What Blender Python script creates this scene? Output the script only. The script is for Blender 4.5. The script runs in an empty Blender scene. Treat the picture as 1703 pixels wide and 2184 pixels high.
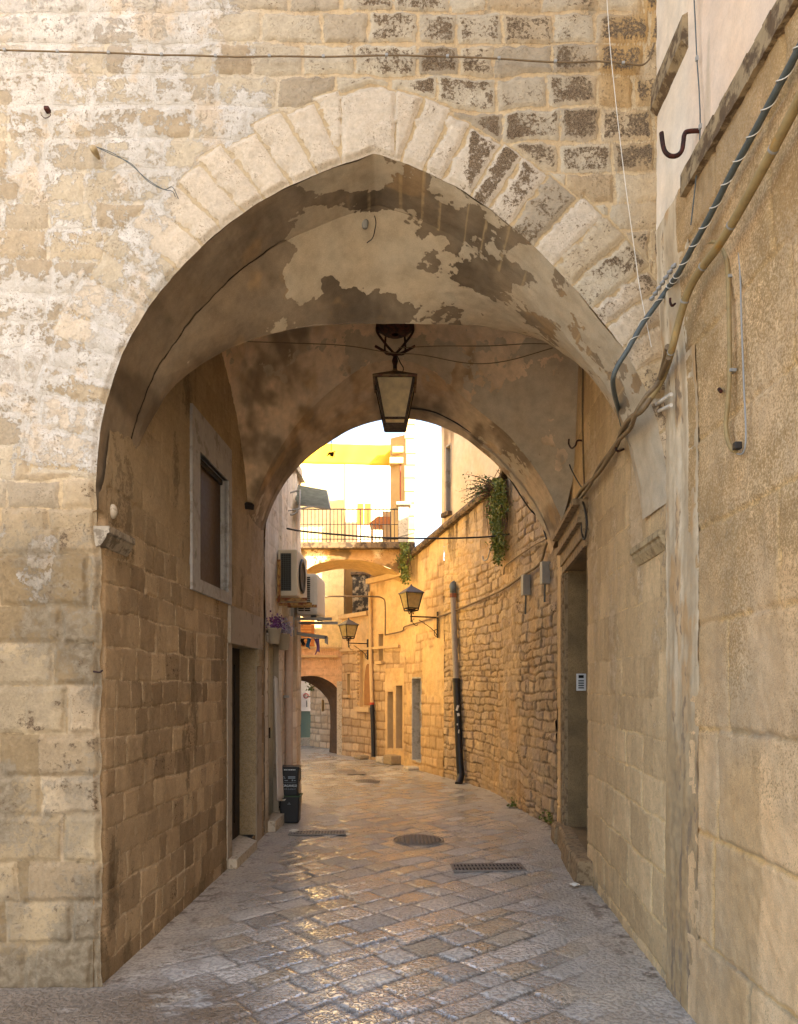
import bpy, bmesh, math, random
import numpy as np
from mathutils import Vector, Matrix

SC = bpy.context.scene
COL = SC.collection
random.seed(7)
F, CX, HY, CAMH = 1577.0, 851.5, 1460.0, 1.65      # survey constants: focal length in picture units, picture centre, horizon, eye height

# ---------------------------------------------------------------- survey: picture measurements -> real places
def P(px, py, Y):
    return Vector(((px-CX)/F*Y, Y, CAMH-(py-HY)/F*Y))
def G(px, py):
    Y = F*CAMH/(py-HY)
    return Vector(((px-CX)/F*Y, Y, 0.0))
def zz(py, Y):
    return CAMH-(py-HY)/F*Y
LW = [(-1.636, 4.03), (-1.483, 8.10), (-1.39, 10.5)]
RW = [(1.476, 4.03), (1.60, 6.28), (1.74, 7.60), (1.80, 8.39)]
RA = [(1.80, 8.39), (1.58, 9.97), (1.46, 11.36), (1.10, 12.5), (0.43, 14.14), (0.07, 15.2), (-0.45, 16.05), (-1.34, 17.35)]
RF = [(1.46, -8.0), (1.46, 4.03)]
def poly_hit(px, poly, off=0.0):
    """plan point where the sight line px meets a wall's polyline, pushed off the wall towards the lane"""
    k = (px-CX)/F
    segs = list(zip(poly[:-1], poly[1:]))
    for si, ((x0, y0), (x1, y1)) in enumerate(segs):
        a = x0-k*y0; b = x1-k*y1
        tt = a/(a-b) if abs(a-b) > 1e-9 else 9e9
        l_ = math.hypot(x1-x0, y1-y0)
        if a*b <= 0 and abs(a-b) > 1e-9 or (si == 0 and -0.6/l_ < tt < 0) or (si == len(segs)-1 and 1 < tt < 1+0.6/l_):
            t = a/(a-b)
            x, y = x0+(x1-x0)*t, y0+(y1-y0)*t
            dx, dy = x1-x0, y1-y0; l = math.hypot(dx, dy)
            nx, ny = -dy/l, dx/l
            return Vector((x+nx*off, y+ny*off, 0)), Vector((nx, ny, 0))
    raise ValueError('no hit %s' % px)
def W(px, py, poly, off=0.0):
    k = px
    for _ in range(6):
        p, n = poly_hit(k, poly); q = p+n*off
        e = px-(CX+q.x/q.y*F); k += e
        if abs(e) < 0.3: break
    q.z = zz(py, q.y)
    return q

# ---------------------------------------------------------------- noise on arrays
def _h(ix, iy, iz, seed):
    h = (ix.astype(np.int64)*374761393+iy.astype(np.int64)*668265263+iz.astype(np.int64)*2147483647+seed*974711) & 0xffffffff
    h = ((h ^ (h >> 13))*1274126177) & 0xffffffff
    h = ((h ^ (h >> 16))*2246822519) & 0xffffffff
    return ((h ^ (h >> 15)) & 0xffffff).astype(np.float32)/16777215.0
def rnd(i, seed, j=0):
    i = np.asarray(i)
    return _h(i, np.zeros_like(i)+j, np.zeros_like(i), seed)
def vnoise(x, y, z, seed=0):
    x0, y0, z0 = np.floor(x), np.floor(y), np.floor(z)
    fx, fy, fz = x-x0, y-y0, z-z0
    fx = fx*fx*fx*(fx*(fx*6-15)+10); fy = fy*fy*fy*(fy*(fy*6-15)+10); fz = fz*fz*(3-2*fz)
    r = 0
    for dx in (0, 1):
        for dy in (0, 1):
            for dz in (0, 1):
                w = (fx if dx else 1-fx)*(fy if dy else 1-fy)*(fz if dz else 1-fz)
                r = r+w*_h(x0+dx, y0+dy, z0+dz, seed)
    return r
def fbm(x, y, z=None, s=1.0, o=4, seed=0, g=0.5):
    if z is None: z = np.zeros_like(x)
    a, t, r = 1.0, 0.0, 0
    for k in range(o):
        r = r+a*vnoise(x*s+k*17.3, y*s+k*5.1, z*s+k*9.7, seed+k); t += a
        a *= g; s *= 2.03
    return r/t
def sst(a, b, x):
    t = np.clip((x-a)/(b-a), 0, 1)
    return t*t*(3-2*t)
def lerp(a, b, t):
    t = np.asarray(t)
    if t.ndim == np.asarray(a).ndim-1 or np.asarray(a).ndim == 1: t = t[..., None]
    return np.asarray(a)*(1-t)+np.asarray(b)*t
def C(h, k=1.0):
    """'rrggbb' as seen -> linear"""
    v = [int(h[i:i+2], 16)/255 for i in (0, 2, 4)]
    return np.array([(c/12.92 if c <= 0.04045 else ((c+0.055)/1.055)**2.4)*k for c in v], np.float32)

def masonry(u, v, seed, rows=(0.16, 0.22), blocks=(0.24, 0.42), warp=0.02, wscale=3.0):
    """coursed stone: per-stone random numbers and distance to the joint (metres)"""
    uu = u+(fbm(u, v, s=wscale, o=3, seed=seed+50)-0.5)*2*warp
    vv = v+(fbm(u, v, s=wscale, o=3, seed=seed+60)-0.5)*2*warp+(fbm(u, v, s=0.5, o=1, seed=seed+61)-0.5)*warp*2
    rs = np.random.RandomState(seed)
    v0 = float(vv.min())-0.5
    n = int((vv.max()-v0)/rows[0])+3
    e = v0+np.concatenate([[0], np.cumsum(rs.uniform(rows[0], rows[1], n))])
    ri = np.clip(np.searchsorted(e, vv.ravel(), side='right')-1, 0, n-1).reshape(vv.shape)
    d = np.minimum(vv-e[ri], e[ri+1]-vv)
    sid = np.zeros(u.shape, np.int64)
    u0 = float(uu.min())-1.0
    m = int((uu.max()-u0)/blocks[0])+3
    cu = np.zeros(u.shape); cw = np.ones(u.shape)
    for r in np.unique(ri):
        k = ri == r
        eb = u0+rs.uniform(0, blocks[1])+np.concatenate([[0], np.cumsum(rs.uniform(blocks[0], blocks[1], m))])-blocks[1]
        bi = np.clip(np.searchsorted(eb, uu[k], side='right')-1, 0, m-1)
        sid[k] = r*1000+bi
        d[k] = np.minimum(d[k], np.minimum(uu[k]-eb[bi], eb[bi+1]-uu[k]))
    return sid, d

# ---------------------------------------------------------------- objects
ORG = {}
def tag(o, label=None, cat=None, group=None, kind=None):
    for k, v in (('label', label), ('category', cat), ('group', group), ('kind', kind)):
        if v: o[k] = v
    return o
def thing(name, label, cat, loc=(0, 0, 0), group=None, rz=0.0):
    o = bpy.data.objects.new(name, None); COL.objects.link(o)
    o.empty_display_size = 0.1
    o.location = loc; o.rotation_euler = (0, 0, rz)
    ORG[o.name] = Vector(loc)
    return tag(o, label, cat, group)
def link(name, me, mat, parent=None, smooth=True):
    o = bpy.data.objects.new(name, me); COL.objects.link(o)
    if mat is not None:
        for m in (mat if isinstance(mat, (list, tuple)) else [mat]): me.materials.append(m)
    if parent is not None:
        o.parent = parent; ORG[o.name] = ORG[parent.name]
    else:
        ORG[o.name] = Vector((0, 0, 0))
    if smooth and len(me.polygons):
        me.polygons.foreach_set('use_smooth', np.ones(len(me.polygons), bool))
    return o
def mesh_np(name, V, Q, mat, parent=None, col=None, smooth=True):
    """V (n,3) world points, Q (m,4) quads, col (n,4) attribute"""
    V = np.asarray(V, np.float32)
    if parent is not None: V = V-np.array(ORG[parent.name], np.float32)
    me = bpy.data.meshes.new(name)
    me.vertices.add(len(V)); me.vertices.foreach_set('co', V.ravel())
    me.loops.add(Q.size); me.loops.foreach_set('vertex_index', Q.ravel().astype(np.int32))
    me.polygons.add(len(Q)); me.polygons.foreach_set('loop_start', np.arange(0, Q.size, 4, dtype=np.int32))
    me.polygons.foreach_set('loop_total', np.full(len(Q), 4, np.int32))
    me.update(calc_edges=True); me.validate()
    if col is not None:
        at = me.color_attributes.new('col', 'FLOAT_COLOR', 'POINT')
        at.data.foreach_set('color', np.asarray(col, np.float32).ravel())
    return link(name, me, mat, parent, smooth)
def grid_quads(n, m, flip=False):
    i = np.arange(n*m).reshape(n, m)
    q = np.stack([i[:-1, :-1], i[1:, :-1], i[1:, 1:], i[:-1, 1:]], -1).reshape(-1, 4)
    return q[:, ::-1].copy() if flip else q
def grid_obj(name, Pts, mat, parent=None, rgb=None, a=None, flip=False, keep=None, smooth=True, extra=None):
    n, m = Pts.shape[:2]
    q = grid_quads(n, m, flip)
    if keep is not None: q = q[keep.reshape(-1)]
    c = None
    if rgb is not None:
        c = np.ones((n*m, 4), np.float32); c[:, :3] = np.clip(rgb, 0.0, 1).reshape(-1, 3)
        if a is not None: c[:, 3] = np.asarray(a).reshape(-1)
    o = mesh_np(name, Pts.reshape(-1, 3), q, mat, parent, c, smooth)
    for k, arr in (extra or {}).items():
        at = o.data.color_attributes.new(k, 'FLOAT_COLOR', 'POINT'); at.data.foreach_set('color', np.asarray(arr, np.float32).reshape(-1))
    return o

class MB:
    def __init__(s): s.v = []; s.f = []; s.sm = []
    def add(s, vs, fs, smooth=False):
        b = len(s.v); s.v += [Vector(v) for v in vs]; s.f += [[i+b for i in f] for f in fs]; s.sm += [smooth]*len(fs); return s
    def box(s, c, size, rz=0.0, M=None, bev=0.0):
        x, y, z = size[0]/2, size[1]/2, size[2]/2
        M = (M or Matrix.Identity(4))
        T = Matrix.Translation(c) @ Matrix.Rotation(rz, 4, 'Z') @ M
        b = min(bev, x*.9, y*.9, z*.9)
        if b <= 0:
            vs = [T @ Vector((sx*x, sy*y, sz*z)) for sx in (-1, 1) for sy in (-1, 1) for sz in (-1, 1)]
            return s.add(vs, [(0, 1, 3, 2), (4, 6, 7, 5), (0, 4, 5, 1), (2, 3, 7, 6), (0, 2, 6, 4), (1, 5, 7, 3)])
        bm = bmesh.new(); bmesh.ops.create_cube(bm, size=1.0)
        for v in bm.verts: v.co = Vector((v.co.x*2*x, v.co.y*2*y, v.co.z*2*z))
        bmesh.ops.bevel(bm, geom=list(bm.edges), offset=b, segments=2, affect='EDGES', profile=0.6)
        bm.verts.ensure_lookup_table(); bm.verts.index_update()
        s.add([T @ v.co for v in bm.verts], [[v.index for v in f.verts] for f in bm.faces]); bm.free(); return s
    def tube(s, pts, r, n=8, cap=True):
        pts = [Vector(p) for p in pts]; k = len(pts)
        rs = list(r) if isinstance(r, (list, tuple)) else [r]*k
        rings = []; prev = None
        for i, p in enumerate(pts):
            t = (pts[min(i+1, k-1)]-pts[max(i-1, 0)])
            t = t.normalized() if t.length > 1e-9 else Vector((0, 0, 1))
            if prev is None:
                a = Vector((0, 0, 1)) if abs(t.z) < 0.9 else Vector((1, 0, 0))
                u = t.cross(a).normalized()
            else:
                u = (prev-t*prev.dot(t)); u = u.normalized() if u.length > 1e-6 else t.orthogonal().normalized()
            prev = u; w = t.cross(u)
            rings.append([p+(u*math.cos(2*math.pi*j/n)+w*math.sin(2*math.pi*j/n))*rs[i] for j in range(n)])
        vs = [v for ring in rings for v in ring]; fs = []
        for i in range(k-1):
            for j in range(n):
                fs.append((i*n+j, i*n+(j+1) % n, (i+1)*n+(j+1) % n, (i+1)*n+j))
        s.add(vs, fs, True)
        if cap: s.add(rings[0], [list(range(n))[::-1]]); s.add(rings[-1], [list(range(n))])
        return s
    def lathe(s, c, prof, n=16, ax='Z'):
        vs = []; c = Vector(c)
        for r, h in prof:
            for j in range(n):
                a = 2*math.pi*j/n
                d = {'Z': Vector((r*math.cos(a), r*math.sin(a), h)), 'Y': Vector((r*math.cos(a), h, r*math.sin(a))), 'X': Vector((h, r*math.cos(a), r*math.sin(a)))}[ax]
                vs.append(c+d)
        fs = [(i*n+j, i*n+(j+1) % n, (i+1)*n+(j+1) % n, (i+1)*n+j) for i in range(len(prof)-1) for j in range(n)]
        return s.add(vs, fs, True)
    def frustum(s, c, a0, a1, h, sides=4, rot=math.pi/4, cap=True):
        """square (or n-gon) frustum: half widths a0 at the base, a1 at the top"""
        k = 1/math.cos(math.pi/sides); c = Vector(c)
        vs = [c+Vector((math.cos(rot+2*math.pi*j/sides)*a*k, math.sin(rot+2*math.pi*j/sides)*a*k, z)) for a, z in ((a0, 0), (a1, h)) for j in range(sides)]
        fs = [(j, (j+1) % sides, sides+(j+1) % sides, sides+j) for j in range(sides)]
        if cap: fs += [list(range(sides))[::-1], [sides+j for j in range(sides)]]
        return s.add(vs, fs)
    def prism(s, poly, d):
        """extrude polygon (3d points) along vector d"""
        n = len(poly); d = Vector(d); poly = [Vector(p) for p in poly]
        vs = poly+[p+d for p in poly]
        return s.add(vs, [list(range(n))[::-1], [n+i for i in range(n)]]+[(i, (i+1) % n, n+(i+1) % n, n+i) for i in range(n)])
    def blob(s, c, r, sx=1, sy=1, sz=1, n=10):
        prof = [(math.sin(math.pi*i/n)*r, -math.cos(math.pi*i/n)*r) for i in range(n+1)]
        b = len(s.v); s.lathe((0, 0, 0), prof, n*2)
        for i in range(b, len(s.v)): v = s.v[i]; s.v[i] = Vector((c[0]+v.x*sx, c[1]+v.y*sy, c[2]+v.z*sz))
        return s
    def build(s, name, mat, parent=None, local=False):
        me = bpy.data.meshes.new(name)
        o = ORG[parent.name] if (parent is not None and not local) else Vector((0, 0, 0))
        me.from_pydata([tuple(v-o) for v in s.v], [], s.f); me.update()
        ob = link(name, me, mat, parent, False)
        if s.f: me.polygons.foreach_set('use_smooth', np.array(s.sm, bool))
        bm = bmesh.new(); bm.from_mesh(me); bmesh.ops.recalc_face_normals(bm, faces=list(bm.faces)); bm.to_mesh(me); bm.free()
        return ob
def smooth_path(pts, n=8):
    """Catmull-Rom through points"""
    pts = [Vector(p) for p in pts]
    if len(pts) < 3: return pts
    q = [pts[0]*2-pts[1]]+pts+[pts[-1]*2-pts[-2]]; out = []
    for i in range(1, len(q)-2):
        a, b, c, d = q[i-1], q[i], q[i+1], q[i+2]
        for k in range(n):
            t = k/n
            out.append(0.5*((2*b)+(c-a)*t+(2*a-5*b+4*c-d)*t*t+(3*b-a-3*c+d)*t**3))
    return out+[pts[-1]]

# ---------------------------------------------------------------- materials
class NT:
    def __init__(s, name):
        s.m = bpy.data.materials.new(name); s.m.use_nodes = True
        s.t = s.m.node_tree; s.t.nodes.clear()
        s.out = s.n('ShaderNodeOutputMaterial'); s.b = s.n('ShaderNodeBsdfPrincipled')
        s.l(s.b.outputs[0], s.out.inputs['Surface'])
        s.co = s.n('ShaderNodeTexCoord').outputs['Object']
    def n(s, t, **k):
        nd = s.t.nodes.new(t)
        for a, v in k.items(): setattr(nd, a, v)
        return nd
    def l(s, a, b): s.t.links.new(a, b)
    def put(s, sock, v):
        if hasattr(v, 'is_output') or isinstance(v, bpy.types.NodeSocket): s.l(v, sock)
        else: sock.default_value = v
    def math(s, op, a, b=0.0, c=0.0, clamp=False):
        nd = s.n('ShaderNodeMath', operation=op, use_clamp=clamp)
        for i, v in enumerate((a, b, c)): s.put(nd.inputs[i], v)
        return nd.outputs[0]
    def noise(s, scale, detail=5, rough=0.55, stretch=None, dist=0.0):
        nd = s.n('ShaderNodeTexNoise'); co = s.co
        if stretch is not None:
            mp = s.n('ShaderNodeMapping'); s.l(co, mp.inputs[0]); mp.inputs['Scale'].default_value = stretch; co = mp.outputs[0]
        s.l(co, nd.inputs['Vector'])
        nd.inputs['Scale'].default_value = scale; nd.inputs['Detail'].default_value = detail; nd.inputs['Roughness'].default_value = rough; nd.inputs['Distortion'].default_value = dist
        return nd.outputs['Fac']
    def rng(s, v, a, b, c, d, smooth=False):
        nd = s.n('ShaderNodeMapRange'); nd.interpolation_type = 'SMOOTHSTEP' if smooth else 'LINEAR'
        s.put(nd.inputs[0], v)
        for i, x in enumerate((a, b, c, d)): s.put(nd.inputs[1+i], x)
        return nd.outputs[0]
    def mix(s, f, a, b, mode='MIX'):
        nd = s.n('ShaderNodeMix', data_type='RGBA', blend_type=mode)
        s.put(nd.inputs['Factor'], f)
        for k, v in ((6, a), (7, b)):
            if isinstance(v, (tuple, list, np.ndarray)): v = tuple(float(x) for x in v)[:3]+(1.0,)
            s.put(nd.inputs[k], v)
        return nd.outputs[2]
    def scale(s, col, f):
        nd = s.n('ShaderNodeVectorMath', operation='SCALE'); s.l(col, nd.inputs[0]); s.put(nd.inputs['Scale'], f); return nd.outputs[0]
    def bump(s, h, strength, dist=0.01, nrm=None):
        nd = s.n('ShaderNodeBump'); nd.inputs['Strength'].default_value = strength; nd.inputs['Distance'].default_value = dist
        s.l(h, nd.inputs['Height'])
        if nrm is not None: s.l(nrm, nd.inputs['Normal'])
        return nd.outputs[0]
    def fin(s, col=None, rough=0.9, nrm=None, metal=0.0, spec=0.3):
        if col is not None:
            if isinstance(col, (tuple, list, np.ndarray)): col = tuple(float(x) for x in col)[:3]+(1.0,)
            s.put(s.b.inputs['Base Color'], col)
        s.put(s.b.inputs['Roughness'], rough); s.b.inputs['Metallic'].default_value = metal
        s.b.inputs['Specular IOR Level'].default_value = spec
        if nrm is not None: s.l(nrm, s.b.inputs['Normal'])
        return s.m

def stone_mat(name, c2, th=0.5, w=0.05, amp=0.6, ns=45.0, bump=0.5, bd=0.006, var=(0.78, 1.2), fine=(0.82, 1.16), stretch=None, rough=0.92, fs=220.0, det=7, mb=-0.25):
    """attribute colour, eroded to c2 where alpha plus grain passes a threshold; mottled and pitted"""
    t = NT(name)
    at = t.n('ShaderNodeAttribute'); at.attribute_name = 'col'
    g = t.noise(ns, det, 0.62, stretch)
    m = t.math('ADD', at.outputs['Alpha'], t.math('MULTIPLY', t.math('SUBTRACT', g, 0.5), amp))
    m = t.rng(m, th-w, th+w, 0, 1, True)
    col = t.mix(m, at.outputs['Color'], c2)
    mid = t.noise(9.0, 6, 0.6)
    col = t.scale(col, t.rng(mid, 0.3, 0.7, var[0], var[1]))
    f = t.noise(fs, 4, 0.6, stretch)
    col = t.scale(col, t.rng(f, 0.3, 0.7, fine[0], fine[1]))
    warm = t.noise(3.1, 3, 0.5)
    col = t.mix(t.rng(warm, 0.35, 0.65, 0.0, 0.35), col, t.mix(1.0, col, (1.12, 0.97, 0.78), 'MULTIPLY'))
    h = t.math('ADD', t.math('MULTIPLY', g, 0.8), t.math('ADD', t.math('MULTIPLY', f, 0.35), t.math('MULTIPLY', m, mb)))
    return t.fin(col, rough, t.bump(h, bump, bd), spec=0.2)

def plain(name, c, rough=0.6, var=0.15, ns=20.0, bump=0.1, metal=0.0, spec=0.4, c2=None, th=0.55, n2=30.0):
    t = NT(name)
    n = t.noise(ns, 5)
    col = t.n('ShaderNodeRGB').outputs[0]; col.default_value = tuple(float(x) for x in c)+(1.0,)
    if c2 is not None:
        col = t.mix(t.rng(t.noise(n2, 7, 0.65), th-0.06, th+0.06, 0, 1, True), col, c2)
    col = t.scale(col, t.rng(n, 0.3, 0.7, 1-var, 1+var))
    return t.fin(col, t.rng(n, 0.3, 0.7, max(rough-0.08, 0.02), min(rough+0.08, 1)), t.bump(n, bump, 0.004), metal, spec)

def facade_mat(name='weathered_facade_stone', ren_=('a69e8f', 'c8c1b4', 'bda583'), gri_=('5f5443', '857a66'), drk_=('463829', '8a765c'), pit_='75634c', strg=.75):
    t = NT(name)
    A = {}
    for k in ('col', 'mor', 'fld'):
        n = t.n('ShaderNodeAttribute'); n.attribute_name = k; A[k] = n
    sp = t.n('ShaderNodeSeparateXYZ'); t.l(A['fld'].outputs['Vector'], sp.inputs[0])
    g1, g2, m, big = t.noise(62, 7, .66), t.noise(190, 5, .6), t.noise(17, 8, .66), t.noise(5, 6, .6)
    c = lambda n, k: t.math('MULTIPLY', t.math('SUBTRACT', n, .5), k)
    s = lambda *v: v[0] if len(v) == 1 else t.math('ADD', v[0], s(*v[1:]))
    joint = t.rng(s(sp.outputs[0], c(m, .55), c(g1, .35)), .44, .56, 0, 1, True)
    cover = t.rng(s(sp.outputs[1], c(m, .80), c(g1, .60), c(big, .5)), .45, .55, 0, 1, True)
    col = t.scale(A['col'].outputs['Color'], t.rng(s(c(m, 1), c(g1, .8)), -.25, .25, .80, 1.18))
    mor = t.scale(A['mor'].outputs['Color'], t.rng(g1, .3, .7, .84, 1.12))
    col = t.mix(joint, col, mor)
    ren = t.mix(t.rng(s(c(m, 1), c(big, 1)), -.22, .22, 0, 1), tuple(C(ren_[0])), tuple(C(ren_[1])))
    ren = t.mix(t.rng(t.noise(3.3, 6, .65), .54, .62, 0, .55, True), ren, tuple(C(ren_[2])))
    ren = t.scale(ren, t.rng(g2, .3, .7, .90, 1.07))
    col = t.mix(cover, col, ren)
    gr = t.rng(s(A['mor'].outputs['Alpha'], c(m, .9), c(g1, .5)), .42, .60, 0, 1, True)
    col = t.mix(t.math('MULTIPLY', gr, .75), col, t.mix(t.rng(m, .4, .6, 0, 1), tuple(C(gri_[0])), tuple(C(gri_[1]))))
    dk = t.rng(s(A['col'].outputs['Alpha'], c(g1, 1.15), c(g2, .55), c(m, .35)), .46, .55, 0, 1, True)
    dk = t.math('MULTIPLY', dk, t.rng(cover, 0, 1, 1, .30))
    col = t.mix(dk, col, t.mix(t.rng(g2, .4, .62, 0, 1), tuple(C(drk_[0])), tuple(C(drk_[1]))))
    pit = t.math('MULTIPLY', t.rng(t.noise(120, 4, .7), .56, .66, 0, 1, True), t.rng(s(c(m, 1), c(big, 1.2)), -.10, .14, 0, .8))
    col = t.mix(pit, col, tuple(C(pit_)))
    h = s(t.math('MULTIPLY', pit, -.6), t.math('MULTIPLY', cover, .45), t.math('MULTIPLY', joint, -.35), t.math('MULTIPLY', g1, .55), t.math('MULTIPLY', g2, .30), t.math('MULTIPLY', dk, -.45), t.math('MULTIPLY', m, .7))
    return t.fin(col, .93, t.bump(h, strg, .010), spec=.15)
# ---------------------------------------------------------------- world, sun, camera
SUN_EL, SUN_AZ = 40.0, 131.0          # azimuth from +Y towards +X: the sun stands behind the viewer, over the corner building
SUN_STR, SKY_STR, EXPO = 5.0, 0.15, 2.65
w = bpy.data.worlds.new('World'); SC.world = w; w.use_nodes = True
nt = w.node_tree; nt.nodes.clear()
sky = nt.nodes.new('ShaderNodeTexSky'); sky.sky_type = 'NISHITA'; sky.sun_disc = False
sky.sun_elevation = math.radians(SUN_EL); sky.sun_rotation = math.radians(SUN_AZ)
sky.air_density = 0.75; sky.dust_density = 3.0; sky.ozone_density = 0.6; sky.altitude = 20
bg = nt.nodes.new('ShaderNodeBackground'); bg.inputs['Strength'].default_value = SKY_STR
wo = nt.nodes.new('ShaderNodeOutputWorld')
tint = nt.nodes.new('ShaderNodeMix'); tint.data_type = 'RGBA'; tint.blend_type = 'MULTIPLY'; tint.inputs[0].default_value = 1.0
tint.inputs[7].default_value = (1.10, 1.0, 0.88, 1)     # warm tint multiplied onto the sky to offset its blue
nt.links.new(sky.outputs[0], tint.inputs[6]); nt.links.new(tint.outputs[2], bg.inputs['Color']); nt.links.new(bg.outputs[0], wo.inputs[0])
sl = bpy.data.lights.new('sun', 'SUN'); sl.energy = SUN_STR; sl.angle = math.radians(0.6); sl.color = (1.0, 0.88, 0.68)
so = bpy.data.objects.new('sun', sl); COL.objects.link(so)
sd = Vector((math.sin(math.radians(SUN_AZ))*math.cos(math.radians(SUN_EL)), math.cos(math.radians(SUN_AZ))*math.cos(math.radians(SUN_EL)), math.sin(math.radians(SUN_EL))))
so.rotation_euler = sd.to_track_quat('Z', 'Y').to_euler(); so.location = sd*30
cd = bpy.data.cameras.new('camera'); cam = bpy.data.objects.new('camera', cd); COL.objects.link(cam)
cam.location = (0, 0, CAMH); cam.rotation_euler = (math.radians(90), 0, 0)
cd.sensor_fit = 'VERTICAL'; cd.sensor_height = 36; cd.lens = 36*F/2184; cd.shift_y = (HY-1092)/2184; cd.clip_end = 500; cd.clip_start = 0.05
SC.camera = cam
vs_ = SC.view_settings; vs_.view_transform = 'Standard'; vs_.look = 'None'; vs_.exposure = EXPO; vs_.gamma = 1
SC.render.engine = 'CYCLES'
SC.cycles.use_denoising = True
try: SC.cycles.denoiser = 'OPENIMAGEDENOISE'
except Exception: pass
SC.cycles.max_bounces = 10; SC.cycles.diffuse_bounces = 7; SC.cycles.glossy_bounces = 4; SC.cycles.sample_clamp_indirect = 8

# ---------------------------------------------------------------- materials
M = {}
M['facade'] = facade_mat()
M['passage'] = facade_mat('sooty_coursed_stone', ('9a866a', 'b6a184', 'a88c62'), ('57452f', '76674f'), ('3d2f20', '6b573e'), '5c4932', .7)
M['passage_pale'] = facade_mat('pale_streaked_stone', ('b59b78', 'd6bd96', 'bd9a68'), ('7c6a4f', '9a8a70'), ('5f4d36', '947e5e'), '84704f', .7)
M['lane'] = stone_mat('sooty_passage_stone', C('5a4733'), 0.5, 0.08, 0.8, 40, 0.7, 0.008, (0.78, 1.22), (0.85, 1.15))
M['vault'] = stone_mat('flaking_vault_plaster', C('b9ab92'), 0.5, 0.014, 0.42, 17, 0.55, 0.006, (0.84, 1.14), (0.86, 1.12), det=9, mb=0.5)
M['rough'] = stone_mat('rough_wall_stone', C('54402a'), 0.5, 0.06, 0.9, 40, 0.8, 0.010, (0.8, 1.2), (0.82, 1.16))
M['corner'] = stone_mat('grainy_corner_stone', C('9c825a'), 0.5, 0.14, 1.1, 95, 0.75, 0.008, (0.85, 1.14), (0.8, 1.2))
M['plaster'] = stone_mat('peeling_plaster', C('8d7a62'), 0.5, 0.04, 0.7, 30, 0.4, 0.006, (0.9, 1.1), (0.92, 1.07), stretch=(1, 1, 0.35))
M['far'] = stone_mat('far_stone', C('7b5a34'), 0.5, 0.07, 0.9, 24, 0.6, 0.012, (0.85, 1.15), (0.88, 1.1), fs=90)
M['core'] = plain('inner_masonry', C('8a7658'), 0.95)
M['white_stone'] = plain('pale_dressed_stone', C('b9ad97'), 0.85, 0.12, 25, 0.3, c2=C('8f8470'), th=0.58)
M['cement'] = plain('grey_cement', C('a39e96'), 0.9, 0.12, 18, 0.25, c2=C('8b857a'), th=0.58, n2=8)
M['cementwarm'] = plain('warm_cement_render', C('9c8f7b'), 0.9, 0.1, 14, 0.25, c2=C('82745f'), th=0.58, n2=7)
M['dark'] = plain('dark_interior', C('1c1612'), 0.95)
M['brownwood'] = plain('brown_painted_panel', C('4a3626'), 0.6, 0.1, 30)
M['darkwood'] = plain('old_dark_timber', C('2a2018'), 0.7, 0.25, 40)
M['rust'] = plain('rusty_iron', C('4c2417'), 0.75, 0.3, 60, 0.3, 0.3, c2=C('2b1a14'), th=0.5)
M['iron'] = plain('dark_wrought_iron', C('2b2420'), 0.6, 0.2, 60, 0.2, 0.5)
M['yellow'] = stone_mat('yellow_limewash', C('a98a58'), 0.5, 0.06, 0.7, 12, 0.25, 0.006, (0.93, 1.07), (0.95, 1.05), fs=60)

# ---------------------------------------------------------------- wall builders
def path_eval(poly, u):
    p = np.array(poly, float); d = np.r_[0, np.cumsum(np.hypot(*np.diff(p, axis=0).T))]
    return np.interp(u, d, p[:, 0]), np.interp(u, d, p[:, 1]), d[-1]
def rounded(poly, r=0.35, n=400):
    """polyline resampled with its corners eased"""
    p = np.array(poly, float); d = np.r_[0, np.cumsum(np.hypot(*np.diff(p, axis=0).T))]
    u = np.linspace(0, d[-1], n); x = np.interp(u, d, p[:, 0]); y = np.interp(u, d, p[:, 1])
    k = max(int(r/d[-1]*n), 1); ker = np.ones(2*k+1)/(2*k+1)
    def sm(a):
        e = np.r_[2*a[0]-a[k:0:-1], a, 2*a[-1]-a[-2:-k-2:-1]]
        return np.convolve(e, ker, 'valid')
    return list(zip(sm(x), sm(y)))
def plen(poly): return path_eval(poly, 0.0)[2]
def u_of(px, poly):
    p, n = poly_hit(px, poly); best = None; acc = 0
    for (x0, y0), (x1, y1) in zip(poly[:-1], poly[1:]):
        l = math.hypot(x1-x0, y1-y0); t = ((p.x-x0)*(x1-x0)+(p.y-y0)*(y1-y0))/(l*l)
        tc = min(max(t, 0), 1); dd = math.hypot(p.x-x0-(x1-x0)*tc, p.y-y0-(y1-y0)*tc)
        if best is None or dd < best[0]: best = (dd, acc+tc*l)
        acc += l
    return best[1]
def wall_pt(poly, u, z, off=0.0, side=1):
    e = 0.02; L = plen(poly)
    x, y, _ = path_eval(poly, u); a = path_eval(poly, max(u-e, 0)); b = path_eval(poly, min(u+e, L))
    dx, dy = b[0]-a[0], b[1]-a[1]; l = math.hypot(dx, dy)
    return Vector((x-dy/l*off*side, y+dx/l*off*side, z))
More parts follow.
